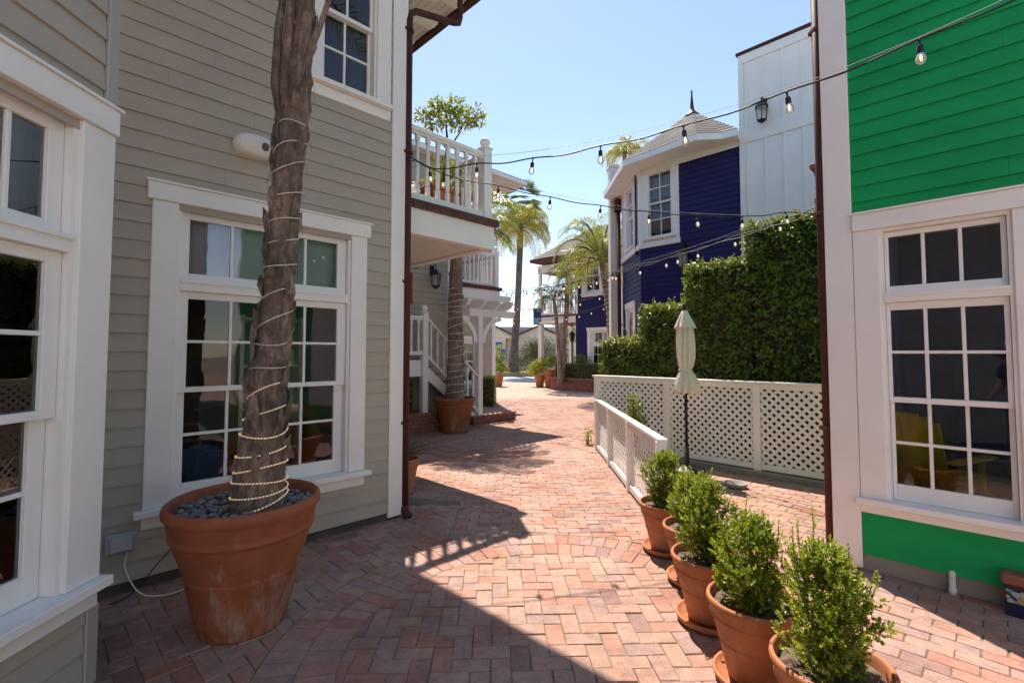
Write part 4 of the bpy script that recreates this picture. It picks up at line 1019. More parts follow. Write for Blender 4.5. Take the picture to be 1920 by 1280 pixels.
# ================================================================== pots
def pot_profile(R, H, rb, wall=.03, thin=1.0):
    k = R; b = .014*thin+R*.045
    return [(0.001, .0), (rb*.96, 0.0), (rb, .012), (rb+(R*.90-rb)*.50, H*.44), (rb+(R*.90-rb)*.50+.005, H*.452), (rb+(R*.90-rb)*.50+.001, H*.465), (rb+(R*.90-rb)*.50+.003, H*.47), (R*.875, H*.72), (R*.88, H*.735), (R*.915, H*.748), (R*.925, H*.765), (R*.905, H*.785), (R*.915, H*.80), (R*.945, H*.88),
            (R*.965, H*.905), (R*.995, H*.925), (R*1.0, H*.955), (R*.985, H*.985), (R*.955, H), (R*.925, H*.995), (R*.905, H*.97), (R*.885, H*.90), (R*.86, H*.80), (R*.80, H*.70), (0.001, H*.70)]
def make_pot(parent, R, H, rb, mat, c=(0, 0, 0), seg=56, name='pot'):
    m = MB(); m.lathe(pot_profile(R, H, rb), c, seg, True, True); return m.build(name, mat, parent)
def soil(parent, R, z, c, seed, mat=SOILM):
    r = random.Random(seed); m = MB(); n = 10; seg = 36; vs = [(c[0], c[1], z+.02)]
    for i in range(1, n+1):
        for k in range(seg):
            a = 2*pi*k/seg; rr = R*i/n; vs.append((c[0]+rr*cos(a), c[1]+rr*sin(a), z+r.uniform(-.008, .010)+.015*(1-i/n)))
    fs = [(0, 1+k, 1+(k+1) % seg) for k in range(seg)]
    for i in range(n-1):
        for k in range(seg): fs.append((1+i*seg+k, 1+(i+1)*seg+k, 1+(i+1)*seg+(k+1) % seg, 1+i*seg+(k+1) % seg))
    m.add(vs, fs, True)
    return m.build('soil', mat, parent)

# five potted boxwoods
variants = []
BW = [(1.24, 1.925, 1.02, 'nearest boxwood in a terracotta pot, cut off below, with loose shoots', 1),
      (1.185, 2.42, 1.0, 'boxwood in a terracotta pot on a saucer, second from the viewer', 2),
      (1.18, 2.95, .98, 'boxwood in a terracotta pot, middle of the row of five', 3),
      (1.285, 3.45, .97, 'mostly hidden boxwood pot, fourth from the viewer between its neighbours', 4),
      (1.255, 3.98, .97, 'farthest boxwood in a terracotta pot, beside the low lattice fence end', 5)]
shr = [boxwood(11, .47, .205, 1250, [(2.6, .60, .27, .25), (1.5, .66, .27, .08), (3.3, .5, .24, .45), (.4, .55, .2, .5), (5.4, .5, .2, .5), (4.2, .6, .22, .3), (2.0, .62, .24, .4), (5.9, .45, .2, .8)]),
       boxwood(18, .44, .215, 1350, [(.6, .7, .2, .3), (2.2, .55, .2, .6), (4.4, .65, .18, .5), (5.6, .45, .18, .8), (3.2, .6, .2, .7)]),
       boxwood(25, .49, .20, 1350, [(1.2, .66, .2, .4), (3.3, .6, .15, .5), (0, .55, .2, .7)]),
       boxwood(37, .43, .20, 1100, [(1.0, .6, .2, .4), (2.8, .6, .2, .3)]),
       boxwood(43, .46, .21, 1300, [(5, .62, .16, .5), (.8, .7, .14, .3), (3.9, .6, .18, .7), (2.4, .7, .2, .2)])]
done = {}
for i, (x, y, s, lab, vid) in enumerate(BW):
    kind = i
    if kind not in done:
        t = thing('potted_boxwood', (0, 0, 0), lab, 'potted shrub', 'row of potted boxwoods on the brick walk')
        done[kind] = t
        H = .375
        make_pot(t, .215, H, .125, TERRA, (0, 0, .03))
        m = MB(); m.lathe([(.001, .004), (.165, .004), (.185, .02), (.192, .045), (.186, .052), (.176, .045), (.165, .024), (.001, .022)], (0, 0, 0), 44, True, True); m.build('saucer', TERRA, t)
        soil(t, .195, .03+H*.86, (0, 0), 5+kind)
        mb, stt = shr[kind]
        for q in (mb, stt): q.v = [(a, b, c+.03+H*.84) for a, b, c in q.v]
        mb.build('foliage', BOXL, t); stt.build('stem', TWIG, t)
    else:
        t = copy_tree(done[kind]); tag(t, lab, 'potted shrub', 'row of potted boxwoods on the brick walk')
    t.location = (x, y, 0); t.rotation_euler = (0, 0, (0.0, .9, 2.2, 3.6, 4.4)[i]); t.scale = (1, 1, s)

# ---- potted palms
def palm_trunk(path, rad, seed, boots=0, seg=28, amp=.09, ringf=9.0):
    r = random.Random(seed); m = MB(); P = [V3(p) for p in path]; vs = []; n = len(P)*7
    def at(t):
        f = t*(len(P)-1); i = min(int(f), len(P)-2); u = f-i
        return P[i].lerp(P[i+1], u), rad[i]+(rad[i+1]-rad[i])*u
    ph = [r.uniform(0, 6) for _ in range(12)]
    for i in range(n):
        t = i/(n-1); c, R = at(t); tw = t*5
        for k in range(seg):
            a = 2*pi*k/seg
            # overlapping old leaf bases: sawtooth along the trunk, stepped around it
            sec = floor((a+tw)/(2*pi/5)); saw = ((t*ringf+sec*.4+ph[int(sec) % 12]*.2) % 1.0)
            pl = ((a+tw*.3)*7/(2*pi)+.35*sin(t*14+ph[2])) % 1.0; d = 1+amp*(saw-.5)+amp*.75*(pl-.5)+.035*sin(3*a+ph[0]+t*9)+.03*sin(7*a+ph[1]+t*23)+r.uniform(-.018, .018)
            vs.append((c.x+R*d*cos(a), c.y+R*d*sin(a), c.z))
    m.add(vs, [(i*seg+k, i*seg+(k+1) % seg, (i+1)*seg+(k+1) % seg, (i+1)*seg+k) for i in range(n-1) for k in range(seg)], True)
    for b in range(boots):
        t = r.uniform(.08, .97); c, R = at(t); a = r.uniform(0, 2*pi); h = r.uniform(.10, .26)*min(1, R/.10); w = r.uniform(.03, .055)*min(1, R/.10)
        o = V3((cos(a), sin(a), 0)); s = V3((-sin(a), cos(a), 0)); q = c+o*R*.93
        tip = c+o*(R*1.10+r.uniform(0, .02))+V3((0, 0, h))+s*r.uniform(-.02, .02)
        m.add([tuple(q-s*w), tuple(q+s*w), tuple(q+o*.03+s*w*.8+V3((0,0,h*.5))), tuple(q+o*.03-s*w*.8+V3((0,0,h*.5))), tuple(tip+s*w*.35), tuple(tip-s*w*.3), tuple(q+o*.0+V3((0,0,h*.8)))],
              [(0,1,2,3), (3,2,4,5), (2,1,6,4), (0,3,5,6), (5,4,6)])
    # hanging fibres
    for b in range(boots*2):
        t = r.uniform(.1, .98); c, R = at(t); a = r.uniform(0, 2*pi); o = V3((cos(a), sin(a), 0)); s = V3((-sin(a), cos(a), 0)); q = c+o*R*1.0
        m.tube([q, q+o*.02+s*r.uniform(-.03, .03)+V3((0,0,-.02)), q+o*r.uniform(.01, .03)+s*r.uniform(-.06, .06)+V3((0,0,-r.uniform(.03, .12)))], .0012, 3, False)
    return m, at
def helix(at, t0, t1, turns, off, r, seg=5, sag=.0):
    pts = []; n = int(turns*26)
    for i in range(n+1):
        u = i/n; t = t0+(t1-t0)*u; c, R = at(t); a = -pi/2+2*pi*turns*u; RR = R*off
        tl = .022*sin(u*turns*1.9+1.3)+.012*sin(u*turns*4.7); pts.append(V3((c.x+RR*cos(a), c.y+RR*sin(a), c.z+.012*sin(3*a*.37+u*11)+tl*cos(a))))
    m = MB(); m.tube(pts, r, seg, True); return m, pts

PX, PY = -1.605, 2.94
pp = thing('potted_palm', (PX, PY, 0), 'tall palm in a large stained terracotta pot, trunk wound with rope light, left foreground', 'potted palm', 'potted palms wound with rope light')
make_pot(pp, .42, .745, .235, TERRB, (PX, PY, 0), 96)
soil(pp, .37, .655, (PX, PY), 3)
r = random.Random(21); m = MB()
for i in range(420):
    a = r.uniform(0, 2*pi); rr = .375*sqrt(r.random())
    if (rr*cos(a)-.07)**2+(rr*sin(a))**2 < .15**2: continue
    s = r.uniform(.011, .023); lay = r.choice((0, 0, 1))
    R3 = Matrix.Rotation(r.uniform(0, 6.28), 3, 'Z') @ Matrix.Rotation(r.uniform(-.5, .5), 3, 'X')
    m.ball((PX+rr*cos(a), PY+rr*sin(a), .672+lay*.016+r.uniform(0, .006)), s, 9, 6, (1.25, .95, .62), R3)
m.build('pebbles', PEBB, pp, kind='stuff')
zs = [.64, .80, .95, 1.2, 1.48, 1.8, 2.13, 2.455, 2.78, 3.1, 3.43, 3.8, 5.2]
xs = [-1.528, -1.522, -1.516, -1.497, -1.478, -1.449, -1.430, -1.413, -1.387, -1.354, -1.328, -1.305, -1.25]
rs_ = [.146, .139, .130, .112, .098, .087, .083, .086, .084, .077, .066, .055, .042]
tm, at1 = palm_trunk([(x, PY, z) for x, z in zip(xs, zs)], rs_, 4, 70, 40, .10, 12)
tr_ = tm.build('trunk', BARK, pp)
hm, hp = helix(at1, .03, .735, 18.2, 1.11, .0042); ro = hm.build('rope_light', ROPE, pp)
b = MB()
for i in range(0, int(len(hp)*.40), 1):
    for u in (0, .5):
        if i+1 < len(hp): q = hp[i].lerp(hp[i+1], u); b.ball(tuple(q), .0046 if i < len(hp)*.33 else .0043, 6, 4)
b.build('lit_bead', BEAD, ro, kind='stuff')
m = MB(); st_ = MB(); m.age = []; m.cur = 0; r = random.Random(9)
for i in range(15):
    az = 2*pi*i/15*2.4; el = r.uniform(.75, 1.35)
    frond(m, st_, r, (-1.25+.03*cos(az), PY+.03*sin(az), 5.2+r.uniform(-.2, .3)), az, el, r.uniform(1.7, 2.2), r.uniform(.7, 1.3), .45, 34, .03, .2, .3, .6)
# split sheaths and the bare stalks climbing past the wall
for dx, tx, tz, r0, r1 in ((-.10, -1.40, 3.95, .030, .016), (-.02, -1.345, 4.1, .032, .018), (.08, -1.22, 4.05, .040, .022), (.095, -1.075, 3.96, .022, .012)):
    c, R = at1(.66); st_.tube([(c.x+dx*.38, PY-.035, 3.0), (c.x+dx*.68, PY-.05, 3.25), (c.x*.5+tx*.5+dx*.42, PY-.07, 3.58), (tx, PY-.06, tz), (tx*1.6-c.x*.6, PY-.03, 5.3)], [r0*.7, r0, r0*.85, r1, r1*.7], 8)
m.build('crown', PALML, pp); st_.build('leaf_stalk', BARK, pp)

QX, QY = -1.17, 9.9
pq = thing('potted_palm', (QX, QY, 0), 'palm in a terracotta pot in front of the white staircase, trunk wound with rope light', 'potted palm', 'potted palms wound with rope light')
make_pot(pq, .42, .70, .28, TERRB, (QX, QY, 0), 56); soil(pq, .37, .60, (QX, QY), 8)
tm, at2 = palm_trunk([(QX, QY, .58), (QX+.01, QY, 1.4), (QX+.0, QY, 2.3), (QX+.005, QY, 3.0), (QX+.01, QY, 4.1)], [.20, .165, .15, .140, .09], 6, 12, 20, .07, 9)
tm.build('trunk', BARK, pq); hm, hp = helix(at2, .03, .72, 16, 1.08, .008, 4); hm.build('rope_light', ROPE, pq)
m = MB(); m.age = []; m.cur = 0; st_ = MB(); r = random.Random(15)
for i in range(11):
    az = -1.9+2.5*i/10+r.uniform(-.1, .1); el = r.uniform(.35, .9)
    frond(m, st_, r, (QX+.03*cos(az), QY+.03*sin(az), 3.95+r.random()*.3), az, el, r.uniform(1.2, 1.75), r.uniform(.7, 1.1), .42, 34, .03, .25, .3, .6)
m.build('crown', PALML, pq); st_.build('leaf_stalk', PALMB, pq)

# ---- palms further down the walk
def feather_palm(name, x, y, path, rad, bark, mat, n, ln, lf, lab, seed, age=.3, elr=(.1, 1.3), rope=None, grp='palms along the walk', boots=0, droop=(1.1, 2.0), nl=34, wd=.03, hang=.9, z0=0):
    t = thing(name, (x, y, z0), lab, 'palm tree', grp)
    tm, at = palm_trunk(path, rad, seed, boots, 16, .05, 14); tm.build('trunk', bark, t)
    if rope: hm, _ = helix(at, *rope, 1.10, .014, 4); hm.build('rope_light', ROPE, t)
    m = MB(); m.age = []; m.cur = 0; s = MB(); r = random.Random(seed); top = path[-1]
    for i in range(n):
        az = i*2.39996; el = elr[0]+(elr[1]-elr[0])*((i+.5)/n)
        frond(m, s, r, (top[0]+.05*cos(az), top[1]+.05*sin(az), top[2]+r.uniform(-.1, .15)), az, el, ln*r.uniform(.8, 1.1), r.uniform(*droop), lf, nl, wd, age if i > n*.3 else age+.22, .35, hang)
    m.build('crown', mat, t); s.build('leaf_stalk', PALMB, t)
    return t
feather_palm('queen_palm', 3.52, 16.7, [(3.52, 16.7, 0), (3.50, 16.7, 1.5), (3.42, 16.7, 3.0), (3.25, 16.7, 4.1), (3.13, 16.7, 4.9)], [.16, .135, .125, .12, .10], BARK, PALMY, 26, 2.35, .7,
             'palm with rope-light wound trunk in front of the navy gallery house', 31, .12, (.0, 1.4), (.12, .72, 17), wd=.028, nl=44)
feather_palm('tall_palm', .10, 34, [(.02, 34, .2), (.08, 34, .8), (.20, 34, 2.4), (.38, 34, 5), (.52, 34, 8), (.56, 34, 10.6)], [.55, .37, .27, .22, .19, .16], BARKG, PALMY, 26, 3.1, 1.25,
             'tall grey-trunked palm with yellow drooping fronds at the end of the walk', 41, .30, (-.1, 1.25), wd=.045, hang=1.7, z0=0, nl=48)
feather_palm('slim_palm', 1.98, 20.8, [(2.08, 20.8, .3), (2.02, 20.8, 1.8), (1.90, 20.8, 3.4), (1.80, 20.8, 4.0)], [.11, .09, .08, .07], BARK, PALMB, 13, 1.35, .42,
             'slim dark-leaved palm leaning left beside the brick planter', 51, .1, (.0, 1.2), grp='pair of slim palms', wd=.025)
feather_palm('slim_palm', 2.28, 21.0, [(2.15, 21.0, .3), (2.26, 21.0, 1.9), (2.40, 21.0, 3.6), (2.44, 21.0, 5.0)], [.12, .10, .11, .09], BARK, PALMB, 12, 1.2, .4,
             'slim dark-leaved palm leaning right, taller of the pair by the brick planter', 52, .1, (-.2, 1.2), grp='pair of slim palms', wd=.025)
fp = thing('fan_palm', (.27, 46, 0), 'far fan palm with dark round leaves high behind the yellow palm', 'palm tree')
tm, _ = palm_trunk([(.27, 46, 0), (.62, 46, 8), (.95, 46, 15.8)], [.4, .3, .28], 61, 0, 10, .04, 20); tm.build('trunk', BARKG, fp)
m = MB(); m.age = []; m.cur = 0; r = random.Random(8)
for i in range(38):
    az = i*2.4; el = r.uniform(-1.0, 1.3); d = V3((cos(az)*cos(el), sin(az)*cos(el), sin(el))); c = V3((1.02, 46, 16.4))+d*r.uniform(.9, 1.5)
    sd = d.cross(V3((0, 0, 1))).normalized(); up = sd.cross(d)
    for k in range(11):
        w = (k-5)/5*1.35; dd = (d*cos(w)+sd*sin(w)).normalized(); m.cur = (.55 if el < -.5 else .1)+r.uniform(0, .2)
        tip = c+dd*r.uniform(1.0, 1.3)-V3((0, 0, .2)); s2 = dd.cross(up)*.055
        m.add([tuple(c), tuple(c+dd*.5+s2), tuple(tip), tuple(c+dd*.5-s2)], [(0,1,2), (0,2,3)])
m.build('crown', PALMB, fp)
feather_palm('queen_palm', 6.25, 26.0, [(6.25, 26, 0), (6.25, 26, 6), (6.2, 26, 12.6)], [.16, .14, .12], BARK, PALMY, 17, 1.7, .5, 'palm top showing above the pointed shingle roof', 71, .35, (-.1, 1.2), wd=.04)

# ================================================================== lattice fences
def lattice_fence(name, fr, posts, z0, z1, label, pw=.045, sp=.106, slat=.038, th=.008, seed=1, cap=.06, z_ground=0.0):
    t = thing(name, fr.p(0, 0, 0), label, 'fence')
    for k, s in enumerate(posts):
        m = MB(); m.bbox(s-pw, s+pw, -.045, .045, z_ground, z1-.031, fr); m.build('post', WHITE, t)
    m = MB(); m.bbox(posts[0]-.07, posts[-1]+.07, -cap, cap, z1-.03, z1, fr); m.build('cap_rail', WHITE, t)
    for a, b in zip(posts[:-1], posts[1:]):
        a, b = a+pw, b-pw
        for q0, q1 in ((z1-.10, z1-.032), (z0, z0+.07)):
            m = MB(); m.bbox(a, b, -.03, .03, q0, q1, fr); m.build('panel_rail', WHITE, t)
        m = MB(); za, zb = z0+.071, z1-.101
        for sg, d0, d1 in ((1, -th, -.0005), (-1, .0005, th)):
            k = -int((zb-za)/sp)-2
            while k*sp < (b-a)+(zb-za)+.3:
                s = a+k*sp; w = slat*sqrt(2)/2
                if sg > 0: q = [(s-w, za-.1), (s+w, za-.1), (s+w+(zb-za)+.2, zb+.1), (s-w+(zb-za)+.2, zb+.1)]
                else: q = [(s-w, za-.1), (s+w, za-.1), (s+w-(zb-za)-.2, zb+.1), (s-w-(zb-za)-.2, zb+.1)]
                for c in ((-1, 0, -a), (1, 0, b), (0, -1, -za), (0, 1, zb)):
                    if q: q = clip(q, *c)
                if len(q) > 2 and abs(area(q)) > 1e-5:
                    if area(q) < 0: q = q[::-1]
                    m.fprism(fr, q, d1, d0)
                k += 1
        m.build('lattice_panel', WHITE, t)
    return t
FF = Frame((1.447, 8.153), (Q, -Q), (-Q, -Q))
lattice_fence('lattice_fence', FF, [0, 1.262, 2.520, 3.78], .09, 1.23, 'tall white lattice fence along the patio below the ivy wall')
lf_u = V3((1.335-1.425, 3.75-8.05, 0)).normalized()
FL = Frame((1.425, 8.05), (lf_u.x, lf_u.y), (lf_u.y, -lf_u.x))
lattice_fence('lattice_fence', FL, [0.0, 1.15, 2.40, 3.66], .03, .835, 'low white lattice fence running toward the viewer beside the walk', pw=.036, slat=.027, th=.004, cap=.042)
kb = thing('concrete_curb', FF.p(0, 0, 0), 'low concrete curb under the tall white lattice fence', 'curb')
m = MB(); m.bbox(.03, 3.8, -.14, .10, -.02, .075, FF); m.build('curb', CONC, kb)

# ================================================================== ivy wall in steps
iv = thing('ivy_wall', (*ce(10.3, 6), 0), 'stepped wall covered with dark clipped ivy behind the lattice fence', 'hedge')
def onx(c, px): k = (px-960)/901; Y = c/(1+k); return (c-Y, Y)
c_ = 10.30; e0 = onx(c_, 1130); FI = Frame(e0, (Q, -Q), (-Q, -Q))
def sI(px): p = onx(c_, px); return (p[0]-e0[0])*sqrt(2)
steps = [(0, sI(1204), 1.83), (sI(1204), sI(1291), 2.38), (sI(1291), sI(1404), 2.97), (sI(1404), sI(1404)+2.3, 3.47)]
m = MB()
for a, b, h in steps: m.box(a+.07, b+.03, -.42, -.06, 0, h-.07, FI)
m.build('stem_mass', paint('ivy_stems', (.035, .030, .018), .95, .5, 0, 18), iv)
r = random.Random(77); m = MB(); m.age = []; m.cur = 0
def ivyleaf(p, nrm, age):
    d = (V3((0, 0, -1))*.5+rvec(r)*.75+nrm*.45).normalized(); sz = r.uniform(.028, .07)
    leaf(m, p, d, (nrm+V3((0, 0, .55))+rvec(r)*.65).normalized(), sz, sz*.82, age, .18)
nF = V3((-Q, -Q, 0)); nL = V3((-Q, Q, 0))
from mathutils import noise as mn
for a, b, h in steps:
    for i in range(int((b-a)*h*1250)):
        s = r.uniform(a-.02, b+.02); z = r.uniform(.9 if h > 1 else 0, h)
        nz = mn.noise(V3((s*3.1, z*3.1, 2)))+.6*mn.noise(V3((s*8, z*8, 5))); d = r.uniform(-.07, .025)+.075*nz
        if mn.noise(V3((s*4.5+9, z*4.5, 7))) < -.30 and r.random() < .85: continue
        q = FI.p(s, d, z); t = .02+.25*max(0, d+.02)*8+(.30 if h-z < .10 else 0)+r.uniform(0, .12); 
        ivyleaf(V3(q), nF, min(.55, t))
    for i in range(int((b-a)*700)):
        s = r.uniform(a-.03, b); q = FI.p(s, r.uniform(-.42, .02), h+r.uniform(-.06, .035)+.03*mn.noise(V3((s*6, 0, 4)))); ivyleaf(V3(q), V3((0, 0, 1)), r.uniform(.2, .55))
for k in range(70):
    a, b, h = r.choice(steps); s = r.uniform(a, b); q = V3(FI.p(s, r.uniform(-.25, .02), h-.02)); d = V3((r.uniform(-.4, .4), r.uniform(-.4, .4), 1)).normalized()
    for j in range(r.randint(3, 7)):
        ivyleaf(q, V3((0, 0, 1)), r.uniform(.35, .6)); q = q+d*.028
prev = .6
for a, b, h in steps:
    for i in range(int((h-prev)*.45*2000)):
        z = r.uniform(prev, h); q = FI.p(a+r.uniform(-.06, .05)+.03*mn.noise(V3((z*7, 3, 1))), r.uniform(-.42, .02), z); ivyleaf(V3(q), nL, r.uniform(.15, .5))
    prev = h
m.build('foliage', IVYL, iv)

def clipped_hedge(name, fr, L_, D, z0, z1, n, label, mat=IVYL, seed=1, cat='hedge', ln=.03):
    t = thing(name, fr.p(L_/2, -D/2, z0), label, cat); r = random.Random(seed)
    m = MB(); m.box(.03, L_-.03, -D+.03, -.03, z0, z1-.03, fr); m.build('stem_mass', MATS['ivy_stems'], t)
    m = MB(); m.age = []; m.cur = 0
    u = V3((*fr.u, 0)); nn = V3((*fr.n, 0))
    faces = [(nn, L_*(z1-z0)), (-u, D*(z1-z0)), (u, D*(z1-z0)), (V3((0, 0, 1)), L_*D), (-nn, L_*(z1-z0)*.3)]
    tot = sum(f[1] for f in faces)
    for nv, ar in faces:
        for i in range(int(n*ar/tot)):
            s, d, z = r.uniform(0, L_), r.uniform(-D, 0), r.uniform(z0, z1); j = r.uniform(-.03, .025)
            if nv.z > .5: z = z1+j
            elif nv == nn: d = j
            elif nv == -nn: d = -D-j
            elif nv == u: s = L_+j
            else: s = -j
            leaf(m, V3(fr.p(s, d, z)), (rvec(r)+nv*.6).normalized(), (nv+V3((0, 0, .5))+rvec(r)*.6).normalized(), ln*r.uniform(.7, 1.3), ln*.6, r.uniform(.05, .55))
    m.build('foliage', mat, t); return t
# planter in front of the far navy house
bp = thing('brick_planter', (1.7, 21.8, 0), 'long low red brick planter in front of the farther navy house', 'planter')
FPn = Frame((1.72, 21.6), (Q, -Q), (-Q, -Q))
m = MB(); m.box(0, 2.9, -1.3, 0, 0, .46, FPn); m.build('brickwork', WBRICK, bp)
m = MB(); m.bbox(-.03, 2.93, -1.33, .03, .461, .53, FPn); m.build('coping', mk_wallbrick('coping_brick', 1.0, (.30,.12,.08), (.22,.09,.06)), bp)
clipped_hedge('clipped_hedge', FPn.sub(.15, -.12), 2.7, .9, .531, 1.12, 2600, 'dark clipped hedge growing in the long brick planter', seed=2, ln=.05)
clipped_hedge('clipped_hedge', Frame((-.98, 14.35), (1, 0), (0, -1)), .46, .9, 0, .86, 2600, 'bright green boxy hedge at the foot of the pergola', BOXL, 3, ln=.032)
clipped_hedge('clipped_hedge', FT.sub(-.62, -.15), .5, .35, .12, 1.05, 1200, 'dark green hedge block under the stair landing', IVYL, 4, ln=.04)
m = MB()
lowp = thing('brick_planter', FT.p(-.9, .1, 0), 'low brick planter edge below the stair newel post', 'planter')
m.box(-1.5, .30, -.6, .12, 0, .34, FT); m.build('brickwork', WBRICK, lowp)
m = MB(); m.bbox(-1.52, .32, -.62, .14, .341, .40, FT); m.build('coping', MATS['coping_brick'], lowp)

# ---- small potted things and bushes
def potted(name, x, y, R, H, rb, mb, leafm, label, cat='potted plant', grp=None, mat=TERRA, stem=None, z=0, seg=28):
    t = thing(name, (x, y, z), label, cat, grp); make_pot(t, R, H, rb, mat, (x, y, z), seg); soil(t, R*.88, z+H*.85, (x, y), 1)
    mb.build('foliage', leafm, t)
    if stem: stem.build('stem', TWIG, t)
    return t
x, y = -1.255, 5.58
r = random.Random(14); mb = MB(); mb.age = []; mb.cur = 0; stt = MB()
for i in range(26):
    a = r.uniform(-1.2, 1.4); q = V3((x, y, .36)); d = V3((cos(a)*r.uniform(.2, .9), sin(a)*r.uniform(.1, .7), 1)).normalized(); ln = r.uniform(.22, .62); pts = []
    for j in range(18):
        pts.append(q.copy()); d = (d+rvec(r)*.12-V3((0, 0, .05))).normalized(); q = q+d*ln/18
        if j > 4 and r.random() < .8: leaf(mb, q, (rvec(r)+d*.5).normalized(), V3((0, 0, 1)), r.uniform(.022, .045), r.uniform(.012, .02), r.uniform(.0, .5))
    stt.tube(pts[::4], .0025, 4, False)
potted('potted_plant', x, y, .19, .40, .12, mb, DUSTL, 'wispy sparse plant in a terracotta pot at the corner of the taupe house', stem=stt)
mb = cloud(5, [(-.68, 23.6, 1.0, .42), (-.66, 23.6, 1.45, .30), (-.66, 23.6, 1.85, .20), (-.45, 23.5, .85, .28)], 1500, .09, .05)
potted('potted_plant', -.66, 23.6, .27, .55, .18, mb, BOXL, 'tapered dark topiary in a terracotta pot at the corner of the second taupe house')
mb = cloud(6, [(1.12, 23.2, .95, .34), (1.35, 23.2, 1.05, .30), (1.0, 23.3, .72, .25), (1.5, 23.3, 1.15, .3), (1.3, 23.1, .8, .3)], 1100, .16, .035, .3, (.2, .6))
potted('potted_plant', 1.32, 23.0, .26, .55, .17, mb, YELL, 'yellow-green grassy plant in a small terracotta pot before the brick planter')
mb = cloud(7, [(1.85, 22.9, 1.12, .22), (1.95, 22.9, 1.3, .2)], 400, .12, .04, .3, (.1, .5))
potted('potted_plant', 1.80, 22.9, .31, .82, .22, mb, YELL, 'taller terracotta pot at the left end of the brick planter')
def bush(name, loc, blobs, n, ln, wd, mat, label, cat='bush', seed=1, stems=True, grp=None, age=(0, .55)):
    t = thing(name, loc, label, cat, grp); cloud(seed, blobs, n, ln, wd, .6, age).build('foliage', mat, t)
    if stems:
        s = MB(); r = random.Random(seed)
        for b in blobs:
            s.tube([loc, (loc[0]*.5+b[0]*.5, loc[1]*.5+b[1]*.5, loc[2]+(b[2]-loc[2])*.55), (b[0], b[1], b[2])], [.02+.02*b[3], .015+.012*b[3], .006], 6)
        s.build('stem', TWIG, t)
    return t
bush('bush', (2.0, 38, 0), [(.8, 38, 1.4, .9), (1.7, 38, 2.0, 1.1), (2.6, 38, 2.1, 1.0), (3.3, 38.4, 1.6, .9), (1.4, 37.6, .8, .9), (2.5, 37.6, .9, .9), (.4, 37.8, .8, .6)], 6500, .13, .06, DUSTL, 'large dusty olive bush in front of the far cottages', seed=4)
bush('bush', (3.35, 29, 0), [(3.2, 29, 2.4, .6), (3.5, 29, 3.2, .6), (3.0, 29, 3.4, .5), (3.3, 29, 1.6, .5), (3.8, 29, 2.6, .5)], 1800, .14, .06, YELL, 'upright yellow-green shrub seen under the upper gallery', seed=8)
bush('bush', (3.05, 21.5, .5), [(2.85, 21.3, 1.32, .22), (3.1, 21.3, 1.38, .22), (3.3, 21.1, 1.28, .2)], 500, .07, .04, YELL, 'small bright green shrub above the dark hedge in the planter', seed=9, stems=True)
bush('bush', (1.83, 7.35, 0), [(1.78, 7.3, .62, .13), (1.88, 7.35, .78, .12), (1.84, 7.35, .92, .10), (1.74, 7.3, .42, .13), (1.95, 7.4, .55, .12)], 700, .05, .028, YELL, 'small light green shrub between the two lattice fences', seed=10, age=(0, .35))
bush('bush', (1.33, 8.55, 0), [(1.32, 8.5, .13, .09), (1.36, 8.6, .2, .08)], 160, .04, .022, BOXL, 'tiny green plant on the bricks outside the low lattice fence', seed=11)
bush('bush', (2.48, 12.3, 0), [(2.3, 12.4, .35, .26), (2.45, 12.3, .62, .24), (2.35, 12.6, .8, .18)], 700, .05, .03, BOXL, 'rounded green shrub at the far end of the tall lattice fence', seed=12)
cb = thing('planting_bed', (-.4, 33.6, 0), 'low curb bed with dry grass around the tall palm trunk', 'flower bed')
m = MB(); m.bbox(-2.4, 3.6, 33.2, 35.4, -.02, .30, WORLD, .03); m.build('curb', paint('bed_curb', (.30, .23, .13), .9, .3, .3, 6), cb)
m = MB(); m.age = []; m.cur = 0; r = random.Random(3)
for i in range(1500):
    p = V3((r.uniform(-2.3, 3.5), r.uniform(33.2, 35.2), .29)); leaf(m, p, V3((r.uniform(-.5, .5), r.uniform(-.5, .5), 1)).normalized(), rvec(r), r.uniform(.1, .3), .03, r.uniform(.2, .6))
m.build('grass', DUSTL, cb)

# balcony planter with little tree, and white lantern
bx, by = -.985, 7.02
tp = thing('planter_box', (bx, by, 3.44), 'terracotta trough with leafy tree on the near white balcony', 'planter')
Fp = Frame((bx, by), (Q, Q), (Q, -Q)); m = MB(); s0, s1 = -.36, .36
q0 = [Fp.p(s, d, 3.441) for s, d in ((s0+.05, .14), (s1-.05, .14), (s1-.05, -.14), (s0+.05, -.14))]; q1 = [Fp.p(s, d, 3.92) for s, d in ((s0, .18), (s1, .18), (s1, -.18), (s0, -.18))]
m.hexa(q0+q1); m.bbox(s0-.02, s1+.02, -.20, .20, 3.921, 3.98, Fp); m.build('trough', TERRA, tp)
m = MB(); m.tube([(bx, by, 3.86), (bx-.02, by, 4.3), (bx+.03, by, 4.7), (bx+.0, by, 5.0)], [.03, .025, .022, .012], 7)
m.tube([(bx+.02, by, 4.6), (bx+.2, by+.05, 4.9), (bx+.3, by, 5.1)], [.016, .012, .008], 6); m.tube([(bx, by, 4.65), (bx-.2, by+.05, 4.9), (bx-.25, by, 5.1)], [.014, .012, .008], 6); m.build('trunk', TWIG, tp)
cloud(30, [(bx+.02, by, 5.14, .22), (bx-.22, by+.05, 5.10, .18), (bx+.26, by-.03, 5.08, .2), (bx+.12, by, 5.28, .17), (bx-.12, by, 5.27, .15), (bx+.42, by, 5.16, .14), (bx-.34, by, 5.14, .12), (bx+.5, by, 5.06, .10)], 900, .085, .036, .5, (.15, .6)).build('crown', YELL, tp)
